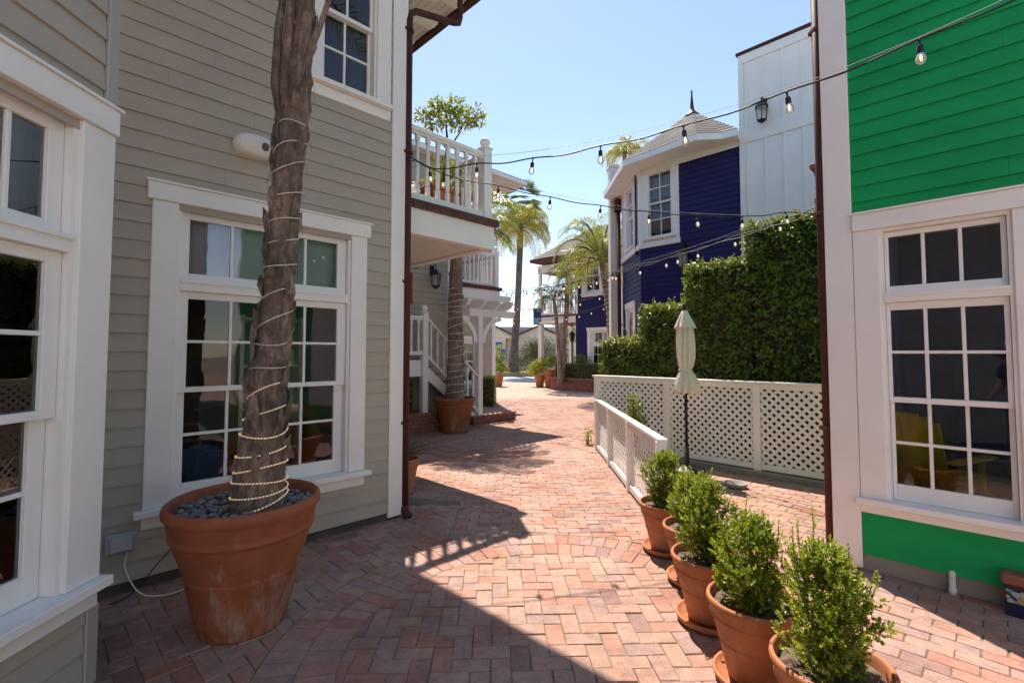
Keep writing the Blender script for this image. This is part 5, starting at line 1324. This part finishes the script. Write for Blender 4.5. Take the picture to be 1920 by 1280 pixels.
cloud(31, [(bx-.18, by, 4.05, .2), (bx+.1, by, 4.15, .22), (bx+.25, by+.15, 4.0, .18), (bx-.05, by-.05, 4.3, .16)], 700, .11, .03, .3, (.2, .6)).build('foliage', YELL, tp)
wl = thing('candle_lantern', (*FBAL.p(1.12, -.3, 0)[:2], 3.44), 'small white lantern standing on the near balcony floor', 'lantern')
q = FBAL.p(1.12, -.3, 3.44); m = MB(); m.lathe([(.09, 0), (.10, .01), (.085, .03), (.075, .05), (.075, .20), (.09, .22), (.06, .27), (.02, .30), (.018, .33), (.002, .34)], q, 8, False); m.build('lantern_body', WHITE, wl)
qq = FB2.p(2.2, -.45, 3.44); r = random.Random(2)
mb = cloud(33, [(qq[0], qq[1], 4.0, .2), (qq[0]+.1, qq[1], 4.2, .15)], 300, .09, .03, .4, (.2, .6)); potted('potted_plant', qq[0], qq[1], .2, .36, .13, mb, YELL, 'terracotta pot behind the farther white balcony railing', z=3.44)

# ================================================================== patio umbrella
ux, uy = 2.375, 6.60
um = thing('patio_umbrella', (ux, uy, 0), 'closed beige patio umbrella standing before the tall lattice fence', 'umbrella')
m = MB(); m.tube([(ux, uy, .05), (ux, uy, 2.2)], .019, 12); m.build('pole', BLACK, um)
m = MB(); m.lathe([(.24, 0.0), (.24, .03), (.22, .05), (.06, .07), (.035, .10), (.03, .32)], (ux, uy, 0.0), 28); m.build('base', BLACK, um)
m = MB(); m.lathe([(.03, 2.19), (.035, 2.21), (.02, 2.225), (.028, 2.25), (.02, 2.275), (.004, 2.285)], (ux, uy, 0), 12); m.build('finial', BLACK, um)
def folds(prof, nf, amp, seed, seg=96):
    r = random.Random(seed); m = MB(); ph = r.uniform(0, 6); vs = []; K = []
    for i, (rr, z, am) in enumerate(prof):
        for k in range(seg):
            a = 2*pi*k/seg; f = 1+am*(abs(cos(nf*a/2+ph+.15*sin(z*5)))-.55)+am*.25*sin(3*a+z*2)
            vs.append((ux+rr*.9*f*cos(a), uy+rr*.9*f*sin(a), z+.025*am*cos(nf*a+ph)))
    n = len(prof); m.add(vs, [(i*seg+k, i*seg+(k+1) % seg, (i+1)*seg+(k+1) % seg, (i+1)*seg+k) for i in range(n-1) for k in range(seg)], True); return m
cn = folds([(.025, 2.19, 0), (.06, 2.1, .3), (.095, 1.98, .45), (.108, 1.86, .5), (.115, 1.7, .5), (.112, 1.55, .5), (.095, 1.44, .45), (.078, 1.385, .35), (.078, 1.36, .35), (.105, 1.30, .5), (.14, 1.2, .55), (.155, 1.12, .6), (.16, 1.06, .65), (.13, 1.065, .6), (.11, 1.2, .4)], 8, 1, 4).build('canopy', CANVAS, um)
folds([(.02, 2.20, 0), (.045, 2.17, .2), (.085, 2.08, .3), (.125, 1.97, .45), (.135, 1.945, .5), (.12, 1.95, .5), (.09, 2.04, .3)], 8, 1, 9).build('top_flap', CANVAS, cn)
m = MB(); m.lathe([(.082, 1.362), (.088, 1.366), (.088, 1.384), (.082, 1.388)], (ux, uy, 0), 20, True, True); m.build('tie_strap', CANVAS, cn)
ab = thing('metal_bowl', (2.62, 5.90, 0), 'small round pale metal bowl on the patio bricks by the umbrella', 'bowl')
m = MB(); m.lathe([(.001, .004), (.11, .004), (.125, .03), (.13, .055), (.122, .055), (.112, .02), (.001, .016)], (2.68, 5.83, 0), 24, True, True); m.build('bowl', CONC, ab)

# ================================================================== wall lanterns
def wall_lantern(fr, s, z, label, sc=1.0):
    t = thing('wall_lantern', fr.p(s, 0, z), label, 'wall lantern', 'black wall lanterns'); f = fr
    k = sc; d = .17*k
    m = MB(); m.bbox(s-.05*k, s+.05*k, .001, .03*k, z+.02*k, z+.26*k, f, .008); m.tube([f.p(s, .03*k, z+.20*k), f.p(s, .10*k, z+.26*k), f.p(s, d, z+.22*k), f.p(s, d, z+.16*k)], .012*k, 6)
    m.tube([f.p(s, .03*k, z+.10*k), f.p(s, .09*k, z+.14*k), f.p(s, .10*k, z+.20*k), f.p(s, .06*k, z+.22*k)], .008*k, 6)
    m.build('bracket', BLACK, t)
    m = MB(); c = f.p(s, d, 0)
    m.lathe([(.01*k, z+.17*k), (.03*k, z+.15*k), (.05*k, z+.12*k), (.125*k, z+.05*k), (.13*k, z+.035*k), (.115*k, z+.035*k)], (c[0], c[1], 0), 6, False)
    m.lathe([(.085*k, z-.22*k), (.09*k, z-.21*k), (.05*k, z-.245*k), (.012*k, z-.27*k), (.004*k, z-.29*k)], (c[0], c[1], 0), 6, False)
    for j in range(6):
        a = 2*pi*j/6; m.tube([(c[0]+.112*k*cos(a), c[1]+.112*k*sin(a), z+.04*k), (c[0]+.084*k*cos(a), c[1]+.084*k*sin(a), z-.215*k)], .0075*k, 4)
    m.build('lantern_frame', BLACK, t)
    g = MB(); g.lathe([(.106*k, z+.034*k), (.080*k, z-.209*k)], (c[0], c[1], 0), 6, False, True); g.build('lantern_glass', BULBG, t)
wall_lantern(F1, sqrt(2)*.40, 3.28, 'black lantern on the taupe wall above the staircase')
wall_lantern(FW, .46, 6.24, 'black lantern high on the white board-and-batten wall', 1.0)
wall_lantern(FA, 1.10, 3.66, 'black lantern low on the navy wall above the ivy', 1.1)
# red hanging sign by the stair wall
qx = (-1.99, 9.0)
rsn = thing('hanging_sign', (qx[0], qx[1], 2.5), 'red hanging sign on a black scroll bracket, mostly behind the brown downpipe', 'sign')
m = MB(); m.bbox(-.25, .12, -.02, .02, 2.52, 3.12, Frame(qx, (1, 0), (0, -1)), .01); m.build('board', REDP, rsn)
m = MB(); m.tube([(qx[0]-.5, qx[1], 3.2), (qx[0]+.22, qx[1], 3.2)], .012, 6); m.tube([(qx[0]+.14+.06*cos(a), qx[1], 3.28+.06*sin(a)) for a in [k*.5 for k in range(13)]], .009, 6); m.build('bracket', BLACK, rsn)
# blue sign at the end of the gallery
bs = thing('hanging_sign', FD.p(-GL-.16, .25, 3.2), 'blue sign panel with pale lower half at the gallery end', 'sign')
f = Frame((1.02, 22.6), (1, 0), (0, -1)); m = MB(); m.bbox(-.02, .36, 0, .05, 2.93, 3.72, f, .008); m.build('board', plain('dark_blue_sign', (.02, .04, .16), .4), bs)
m = MB(); m.bbox(.02, .33, .051, .058, 2.97, 3.25, f, .002); m.build('panel', SKYBL, bs)
# posts at the end of the walk
lp = thing('street_lamp', (1.95, 30, 0), 'slender pale lamp post behind the slim palms', 'street lamp')
m = MB(); m.tube([(1.95, 30, 0), (1.95, 30, 4.2)], .07, 10); m.lathe([(.13, 0), (.13, .5), (.08, .6)], (1.95, 30, 0), 10); m.build('post', paint('pale_green_post', (.33, .40, .40), .5), lp)
m = MB(); m.lathe([(.07, 4.2), (.14, 4.3), (.17, 4.6), (.10, 4.75), (.02, 4.85)], (1.95, 30, 0), 10); m.build('lamp_head', BLACK, lp)
lp = thing('street_lamp', (2.75, 21.9, 0), 'short black post lantern under the gallery', 'street lamp')
m = MB(); m.tube([(2.72, 21.75, 0), (2.72, 21.75, 2.1)], .035, 8); m.build('post', BLACK, lp)
m = MB(); m.lathe([(.03, 2.1), (.09, 2.16), (.13, 2.42), (.15, 2.44), (.07, 2.56), (.015, 2.62), (.003, 2.7)], (2.72, 21.75, 0), 6, False); m.build('lamp_head', BLACK, lp)
# iron scroll on the ivy ledge
sc_ = thing('iron_scroll', FI.p(.35, -.2, 1.85), 'small black wrought iron scroll ornament on the lowest ivy step', 'ornament')
m = MB()
for sg in (-1, 1):
    pts = []
    for k in range(20):
        a = k*.42; R = .02+.008*k; pts.append(FI.p(.45+sg*(.13)+sg*R*.6*cos(a), -.2, 1.98+R*sin(a)*.9))
    m.tube(pts, .008, 5)
m.tube([FI.p(.45, -.2, 1.80), FI.p(.45, -.2, 2.22)], .009, 5); m.tube([FI.p(.15, -.2, 1.84), FI.p(.75, -.2, 1.84)], .009, 5); m.build('ironwork', BLACK, sc_)

# ================================================================== things on the taupe wall
s, z = 1.385, 3.245
el_ = thing('wall_speaker', FM.p(s, 0, z), 'oval white fixture screwed to the taupe wall left of the palm trunk', 'wall fixture')
fo = Frame(FM.p(s, 0.014, 0)[:2], FM.u, FM.n); m = MB(); seg = 40
prof = [(0, 1.0), (.03, 1.0), (.06, .97), (.085, .86), (.095, .70), (.098, 0)]
vs = []
for d, k in prof:
    for i in range(seg):
        a = 2*pi*i/seg; ex = abs(cos(a))**.75*(1 if cos(a) > 0 else -1); ez = abs(sin(a))**.85*(1 if sin(a) > 0 else -1)
        vs.append(fo.p(.155*k*ex, d, z+.092*k*ez-.10*.0*ex))
m.add(vs, [((i+1)*seg+k, (i+1)*seg+(k+1) % seg, i*seg+(k+1) % seg, i*seg+k) for i in range(len(prof)-1) for k in range(seg)], True); m.build('housing', PLASTW, el_)
m = MB(); c = fo.p(-.055, .100, z-.005); m.ball(c, .034, 14, 8, (.8, .8, 1)); m.build('lamp_lens', plain('smoked_lens', (.10, .085, .07), .15), el_)
for a, b in ((.085, .045), (.085, -.045), (.125, 0)):
    m = MB(); m.ball(fo.p(a, .078, z+b*.9), .007, 6, 4); m.build('screw', BLACK, el_)
ob = thing('outlet_box', FM.p(2.14, .0, .35), 'grey weatherproof outlet cover low on the taupe wall', 'outlet box')
m = MB(); m.bbox(2.06, 2.22, .018, .075, .285, .415, FM, .012); m.build('cover', paint('clear_grey_plastic', (.33, .34, .35), .25, .1), ob)
m = MB(); m.bbox(2.085, 2.195, .0755, .084, .305, .395, FM, .006); m.build('window', paint('clear_plastic', (.45, .46, .48), .2, .1), ob)
co = thing('power_cord', FM.p(2.1, .1, .0), 'white extension cord looping from outlet box to the big pot', 'cord')
m = MB(); P = [FM.p(2.10, .05, .29), FM.p(2.12, .08, .20), FM.p(2.06, .14, .05), FM.p(1.98, .22, .012), FM.p(1.86, .26, .012), FM.p(1.76, .25, .05), FM.p(1.73, .25, .14), FM.p(1.70, .30, .30), FM.p(1.62, .34, .60), FM.p(1.58, .38, .75), FM.p(1.48, .52, .755), FM.p(1.30, .62, .72)]
def smooth(P, n=6):
    P = [V3(p) for p in P]; o = []
    for i in range(len(P)-1):
        a, b, c, d = P[max(i-1, 0)], P[i], P[i+1], P[min(i+2, len(P)-1)]
        for k in range(n):
            t = k/n; o.append(.5*((2*b)+(c-a)*t+(2*a-5*b+4*c-d)*t*t+(3*b-a-3*c+d)*t**3))
    return o+[P[-1]]
m.tube(smooth(P), .0045, 6); m.build('cord', PLASTW, co)
co = thing('power_cord', FM.p(2.1, .1, .0), 'thin dark cable slanting from the big pot down to the bricks', 'cord')
m = MB(); m.tube(smooth([FM.p(1.66, .30, .62), FM.p(1.78, .24, .42), FM.p(1.95, .16, .20), FM.p(2.08, .10, .02), FM.p(2.2, .14, .008)]), .004, 6); m.build('cord', RUBBER, co)
hk = thing('wall_hook', (-1.02, 4.75, 3.55), 'small steel hook on the house corner where both light strings start', 'hook')
m = MB(); m.tube([(-1.07, 4.74, 3.56), (-1.0, 4.73, 3.56), (-.985, 4.735, 3.54), (-1.0, 4.74, 3.52)], .006, 6); m.build('hook', BLACK, hk)

# ================================================================== string lights
BT = None
def string(label, pts, bulbs, wire=None, sag=.03, lean=0, thick=.0055):
    """pts: control points of the cable; bulbs: list of points on it"""
    global BT
    t = thing('string_lights', pts[0], label, 'string lights', 'string lights over the walk')
    cab = smooth(pts, 10); m = MB(); m.tube(cab, thick, 6); m.build('cable', RUBBER, t)
    if wire:
        m = MB(); m.tube(smooth(wire, 6) if len(wire) > 2 else smooth([wire[0], tuple(V3(wire[0]).lerp(V3(wire[1]), .25)-V3((0, 0, sag*.75))), tuple(V3(wire[0]).lerp(V3(wire[1]), .5)-V3((0, 0, sag))), tuple(V3(wire[0]).lerp(V3(wire[1]), .75)-V3((0, 0, sag*.75))), wire[1]]), .0018, 5); m.build('support_wire', STEEL, t)
    for bx_, by_, bz_ in bulbs:
        if BT is None:
            b = MB(); b.lathe([(.004, -.118), (.012, -.128+.004), (.0, -.128)][:0] or [(.0125, -.080), (.014, -.088), (.021, -.102), (.0235, -.116), (.020, -.130), (.011, -.140), (.002, -.143)], (0, 0, 0), 12, True)
            BT = b.build('bulb', BULBG)
            s = MB(); s.lathe([(.006, -.0), (.009, -.004), (.006, -.012), (.0045, -.03), (.0045, -.034), (.013, -.040), (.0155, -.05), (.0155, -.078), (.013, -.082)], (0, 0, 0), 10); s.build('socket', RUBBER, BT)
            f = MB(); f.tube([(0, 0, -.085), (.005, 0, -.10), (.003, 0, -.122), (-.004, 0, -.122), (-.005, 0, -.10), (0, 0, -.086)], .0016, 4); f.build('filament', FILAM, BT)
            c = BT
        else: c = copy_tree(BT)
        c.parent = t; c.location = (bx_-pts[0][0], by_-pts[0][1], bz_-pts[0][2])
        c.rotation_euler = (random.Random(bx_*100).uniform(-.12, .12), random.Random(by_*100).uniform(-.12, .12), 0)
A0 = (-1.0, 4.73, 3.55)
Y0 = 4.24; zz = {-1: 3.40, 0: 3.30, 1: 3.20, 2: 3.145, 3: 3.125, 4: 3.155, 5: 3.235, 6: 3.36, 7: 3.52, 8: 3.72}
B1 = [(-.0744*Y0+.115*Y0*k, Y0-.0853*Y0*k, zz[k]) for k in range(-1, 9)]
c1 = [A0]
for i, b in enumerate(B1):
    c1.append(b)
    if i+1 < len(B1): n_ = B1[i+1]; c1.append(((b[0]+n_[0])/2, (b[1]+n_[1])/2, (b[2]+n_[2])/2-.022))
e1 = (5.18, 1.04, 4.15); 
string('nearest light string, from the taupe house corner up to the right past the green wall', c1+[e1], B1, [(A0[0], A0[1], 3.58)]+[(b[0], b[1]+.008, b[2]+o_) for b, o_ in zip(B1, (.06, .065, .06, .05, .04, .02, .012, .012, .012, .012))])
Y0 = 5.38*.912; zz = [3.42, 3.335, 3.245, 3.18, 3.14, 3.13, 3.14, 3.21]
B2 = [(-.0289*Y0+.1114*Y0*k, Y0+.018*Y0*k, zz[k+1]) for k in range(-1, 7)]
c2 = [A0]
for i, b in enumerate(B2):
    c2.append(b)
    if i+1 < len(B2): n_ = B2[i+1]; c2.append(((b[0]+n_[0])/2, (b[1]+n_[1])/2, (b[2]+n_[2])/2-.016))
string('second light string, from the taupe house corner across to the ivy wall top', c2+[(3.75, 5.62, 3.25), (4.28, 5.55, 3.34)], B2, [(A0[0], A0[1], 3.58)]+[(b[0], b[1]+.008, b[2]+o_) for b, o_ in zip(B2, (.045, .05, .04, .03, .02, .02, .02, .02))])
def span(label, a, b, n, sag, skip=(), thick=.006, wire=True):
    a, b = V3(a), V3(b); P = []
    for i in range(2*n+1):
        t = i/(2*n); p = a.lerp(b, t); p.z -= sag*4*t*(1-t)+(.02 if i % 2 == 0 else 0); P.append(p)
    B = [tuple(P[i]) for i in range(1, 2*n, 2) if (i//2) not in skip]
    string(label, [tuple(p) for p in P], B, (tuple(a+V3((0, 0, .05))), tuple(b+V3((0, 0, .05)))) if wire else None, sag*1.0, 0, thick)
span('long light string from the green house side to the farther white balcony', (3.58, 4.80, 3.28), (-.36, 13.45, 3.40), 15, .30)
span('light string just below the long one, ending at the pergola', (3.62, 4.84, 3.2), (-.2, 11.4, 3.0), 11, .12, skip=(0, 1, 2, 4, 6))
span('light string between navy tower downpipe and farther white balcony', (2.85, 12.95, 3.78), (-.38, 13.6, 3.33), 7, .22, thick=.007)
span('light string from navy end wall to the second taupe house, above the pergola', (2.68, 13.2, 3.3), (-.62, 15.8, 3.15), 7, .25, thick=.008)
span('farthest light string, from the rope-lit palm to the second taupe house', (3.40, 16.6, 3.3), (-.6, 15.9, 2.75), 9, .25, thick=.009)
span('light string from the upper gallery to the second taupe house corner', (1.32, 23.5, 3.85), (-.6, 16.0, 3.7), 8, .3, thick=.010)

# yellow slatted chair inside the green house, blue chair inside the taupe house
def adirondack(o, u, n, mat, label, bh=.62):
    t = thing('garden_chair', (o[0], o[1], o[2]), label, 'chair'); f = Frame(o[:2], u, n); z = o[2]
    for k in range(6):
        m = MB(); s = -.24+k*.08; h = bh+.10*sin(pi*(k+.5)/6)
        m.prism([f.p(s, 0.0, z+.28), f.p(s+.072, 0.0, z+.28), f.p(s+.085, -.22, z+.28+h), f.p(s-.01, -.22, z+.28+h)], (0, 0, 0), (f.n[0]*-.02, f.n[1]*-.02, -.005)); m.build('back_slat', mat, t)
    m = MB()
    for k in range(6): m.bbox(-.26, .26, .02+k*.085, .02+k*.085+.075, z+.29+k*.018, z+.31+k*.018, f)
    m.build('seat', mat, t)
    for sg in (-1, 1):
        m = MB(); m.bbox(sg*.31-.06, sg*.31+.06, -.18, .55, z+.56, z+.58, f); m.build('arm', mat, t)
        m = MB(); m.bbox(sg*.27-.015, sg*.27+.015, .42, .52, z, z+.56, f); m.build('leg', mat, t)
        m = MB(); m.fprism(Frame(f.p(sg*.245, 0, 0)[:2], f.n, f.u), [(.5, z+.30), (.5, z+.42), (-.35, z+.06), (-.35, z)], -.012, .012); m.build('leg', mat, t)
    return t
q = FG.p(.36, -1.70, .04); adirondack(q, (.43, -.90), (.90, .43), YELLOW, 'yellow slatted garden chair seen through the green house window')
q = FM.p(1.40, -1.2, .0); adirondack(q, (-Q, -Q), (Q, -Q), BLUCH, 'dull blue chair seen through the low left panes of the taupe house window', .32)
su = thing('shelf_unit', FM.p(.75, -1.6, 0), 'pale shelf unit with boxes inside the taupe house, behind the right window panes', 'shelf')
f = FM
m = MB()
for s in (.45, 1.05): m.box(s-.02, s+.02, -1.75, -1.35, .0, 2.0, f)
for z in (.1, .55, 1.0, 1.45, 1.95): m.box(.471, 1.029, -1.74, -1.36, z, z+.03, f)
m.build('frame', CREAM, su)
r = random.Random(6)
for z in (.131, .581, 1.031, 1.481):
    s = .5
    while s < .92:
        w_ = r.uniform(.06, .14); m = MB(); m.bbox(s, s+w_, -1.65, -1.40, z, z+r.uniform(.12, .34), f, .006)
        tag(m.build('storage_box', r.choice((CURT, BLUEC, CREAM, REDP, CURT))), 'box standing on the pale shelf unit inside the taupe house', 'box', 'boxes on the indoor shelf'); s += w_+r.uniform(.02, .08)
dt = thing('side_table', FG.p(.85, -1.3, .18), 'brown wooden table behind the right panes of the green house window', 'table')
m = MB(); m.bbox(.72, 1.6, -1.2, -.5, .40, .44, FG, .01); m.build('tabletop', WOODF, dt)
for a, b in ((.78, -1.12), (1.54, -1.12), (.78, -.58), (1.54, -.58)):
    m = MB(); m.bbox(a-.025, a+.025, b-.025, b+.025, .18, .399, FG); m.build('leg', WOODF, dt)
for x, y, a, lab in ((1.93, 2.32, .3, 'dry tan leaf on the bricks right of the nearest pot'), (2.02, 3.05, 1.4, 'dry orange leaf on the bricks below the green house corner'), (-.98, 5.0, 2.2, 'small yellow leaf on the shaded bricks by the downpipe')):
    m = MB(); m.age = []; m.cur = .6
    o = V3((x, y, .012)); d = V3((cos(a), sin(a), .1)); s_ = V3((-sin(a), cos(a), .15))
    m.add([tuple(o), tuple(o+d*.03+s_*.018+V3((0, 0, .008))), tuple(o+d*.07+V3((0, 0, .012))), tuple(o+d*.03-s_*.014+V3((0, 0, .012)))], [(0, 1, 2), (0, 2, 3)])
    tag(m.build('fallen_leaf', YELL), lab, 'leaf', 'fallen leaves on the bricks')

# ================================================================== the photographer, mirrored in the green house window
ph_ = thing('person', (0, -.34, 0), 'person in black shirt and pale cap taking the photo, mirrored in the green house window', 'person')
def skinned(name, joints, edges, mat, root=0, lev=2):
    me = bpy.data.meshes.new(name); me.from_pydata([(j[0], j[1], j[2]) for j in joints], edges, []); ob = bpy.data.objects.new(name, me); COL.objects.link(ob); ob.parent = ph_
    ob.modifiers.new('skin', 'SKIN'); sv = me.skin_vertices[0].data
    for i, j in enumerate(joints): sv[i].radius = (j[3], j[4] if len(j) > 4 else j[3]); sv[i].use_root = i == root
    sb = ob.modifiers.new('smooth', 'SUBSURF'); sb.levels = sb.render_levels = lev; me.materials.append(mat); return ob
SKIN = paint('skin', (.45, .24, .16), .5, .06); SHIRT = paint('black_shirt', (.016, .017, .02), .85, .2, 0, 8); TROU = paint('dark_trousers', (.03, .035, .05), .85, .2, 0, 8)
J = [(0, 0, .96, .13, .10), (0, .0, 1.12, .125, .095), (0, .01, 1.30, .15, .105), (0, .0, 1.43, .10, .075), (0, .01, 1.51, .055), (0, .03, 1.60, .085, .098), (0, .03, 1.70, .082, .095), (0, .02, 1.76, .05),
     (.17, 0, 1.41, .058), (.27, .02, 1.20, .046), (.13, .22, 1.42, .036), (.07, .24, 1.53, .030),
     (-.17, 0, 1.41, .058), (-.27, -.02, 1.17, .046), (-.33, .10, .96, .036), (-.35, .14, .89, .030),
     (.10, 0, .84, .085), (.11, .02, .48, .060), (.115, -.02, .10, .045), (-.10, 0, .84, .085), (-.11, .02, .48, .060), (-.115, -.02, .10, .045), (.12, .10, .03, .038), (-.12, .10, .03, .038)]
E = [(0, 1), (1, 2), (2, 3), (3, 4), (4, 5), (5, 6), (6, 7), (3, 8), (8, 9), (9, 10), (10, 11), (3, 12), (12, 13), (13, 14), (14, 15), (0, 16), (16, 17), (17, 18), (0, 19), (19, 20), (20, 21), (18, 22), (21, 23)]
fin = lambda base, dirs: [(base, d) for d in dirs]
for b, ds in ((11, [(-.035, .03, .055), (-.045, .02, .035), (-.05, .01, .015), (-.045, .0, -.005), (.0, .0, .05)]), (15, [(-.03, .02, -.075), (-.012, .025, -.085), (.006, .025, -.08), (.022, .02, -.065), (.03, .03, -.03)])):
    for d in ds:
        o = J[b]; k = len(J); J.append((o[0]+d[0]*.6, o[1]+d[1]*.6, o[2]+d[2]*.6, .011)); J.append((o[0]+d[0]*1.2, o[1]+d[1]*1.3, o[2]+d[2]*1.1, .008)); E += [(b, k), (k, k+1)]
bd = skinned('body', J, E, SKIN)
skinned('shirt', [(x, y, z, r+.014, rr+.016) for x, y, z, r, rr in ((0, 0, .92, .13, .10), (0, 0, 1.12, .125, .095), (0, .01, 1.30, .15, .105), (0, 0, 1.42, .10, .075), (.17, 0, 1.41, .058, .058), (.235, .012, 1.27, .05, .05), (-.17, 0, 1.41, .058, .058), (-.235, -.012, 1.26, .05, .05))], [(0, 1), (1, 2), (2, 3), (3, 4), (4, 5), (3, 6), (6, 7)], SHIRT)
skinned('trousers', [(x, y, z, r+.012) for x, y, z, r in ((0, 0, .93, .12), (.10, 0, .82, .086), (.11, .02, .48, .064), (.115, -.02, .10, .055), (-.10, 0, .82, .086), (-.11, .02, .48, .064), (-.115, -.02, .10, .055))], [(0, 1), (1, 2), (2, 3), (0, 4), (4, 5), (5, 6)], TROU)
m = MB(); m.lathe([(.108, 1.69), (.112, 1.72), (.10, 1.77), (.06, 1.805), (.005, 1.815)], (0, -.34+.02, 0), 20); m.flat([(-.07, -.25), (.07, -.25), (.05, -.16), (-.05, -.16)], 1.70, 1.712); m.build('cap', PLASTW, ph_)
for x in (-.035, .035):
    m = MB(); m.ball((x, -.34+.118, 1.635), .011, 8, 6); m.build('eye', BLACK, ph_)
m = MB(); m.ball((0, -.34+.132, 1.60), .016, 8, 6, (.8, 1, 1.3)); m.build('nose', SKIN, ph_)
m = MB(); m.ball((0, -.34+.122, 1.558), .022, 8, 6, (1.2, .3, .3)); m.build('mouth', plain('lips', (.32, .12, .10), .5), ph_)
for x in (-.09, .09):
    m = MB(); m.ball((x, -.34+.03, 1.62), .028, 8, 6, (.35, .7, 1)); m.build('ear', SKIN, ph_)
pc = thing('camera_body', (.05, -.10, 1.56), 'black camera held up by the photographer', 'camera')
m = MB(); m.bbox(-.02, .10, -.125, -.06, 1.55, 1.64, WORLD, .012); m.tube([(.03, -.06, 1.595), (.03, -.012, 1.595)], .034, 16); m.bbox(.01, .06, -.12, -.07, 1.6405, 1.665, WORLD, .01); m.build('body', BLACK, pc)

# ================================================================== camera, light
cam = bpy.data.cameras.new('camera'); co_ = bpy.data.objects.new('camera', cam); COL.objects.link(co_); scene.camera = co_
cam.sensor_width = 36; cam.lens = 36*901/1920; cam.clip_end = 12000; cam.clip_start = .05
co_.location = (0, 0, 1.6); co_.rotation_euler = (radians(92.6), 0, 0); cam.shift_y = -18.9/1920
hx, hy = .10, -.51; hor = sqrt(hx*hx+hy*hy); elev = math.atan2(1, hor)
sun = bpy.data.lights.new('sun', 'SUN'); so = bpy.data.objects.new('sun', sun); COL.objects.link(so)
sun.energy = SUN_E; sun.angle = radians(.53); sun.color = (1, .93, .83)
so.rotation_euler = V3((hx, hy, -1)).to_track_quat('-Z', 'Y').to_euler()
w = bpy.data.worlds.new('World'); scene.world = w; w.use_nodes = True; nt = w.node_tree; bg_ = nt.nodes['Background']
sk = nt.nodes.new('ShaderNodeTexSky'); sk.sky_type = 'NISHITA'; sk.sun_disc = False; sk.sun_elevation = elev
sk.sun_rotation = math.atan2(-hx, -hy)
sk.altitude = 0; sk.air_density = 1.0; sk.dust_density = DUST; sk.ozone_density = 1.0
nt.links.new(sk.outputs[0], bg_.inputs[0]); bg_.inputs[1].default_value = SKY_S
vs_ = scene.view_settings; vs_.view_transform = 'Standard'; vs_.look = 'None'; vs_.exposure = EXPO; vs_.gamma = 1
vs_.use_white_balance = True; vs_.white_balance_temperature = WBT; vs_.white_balance_tint = 14
scene.cycles.max_bounces = 10; scene.cycles.transparent_max_bounces = 16
scene.cycles.use_denoising = True
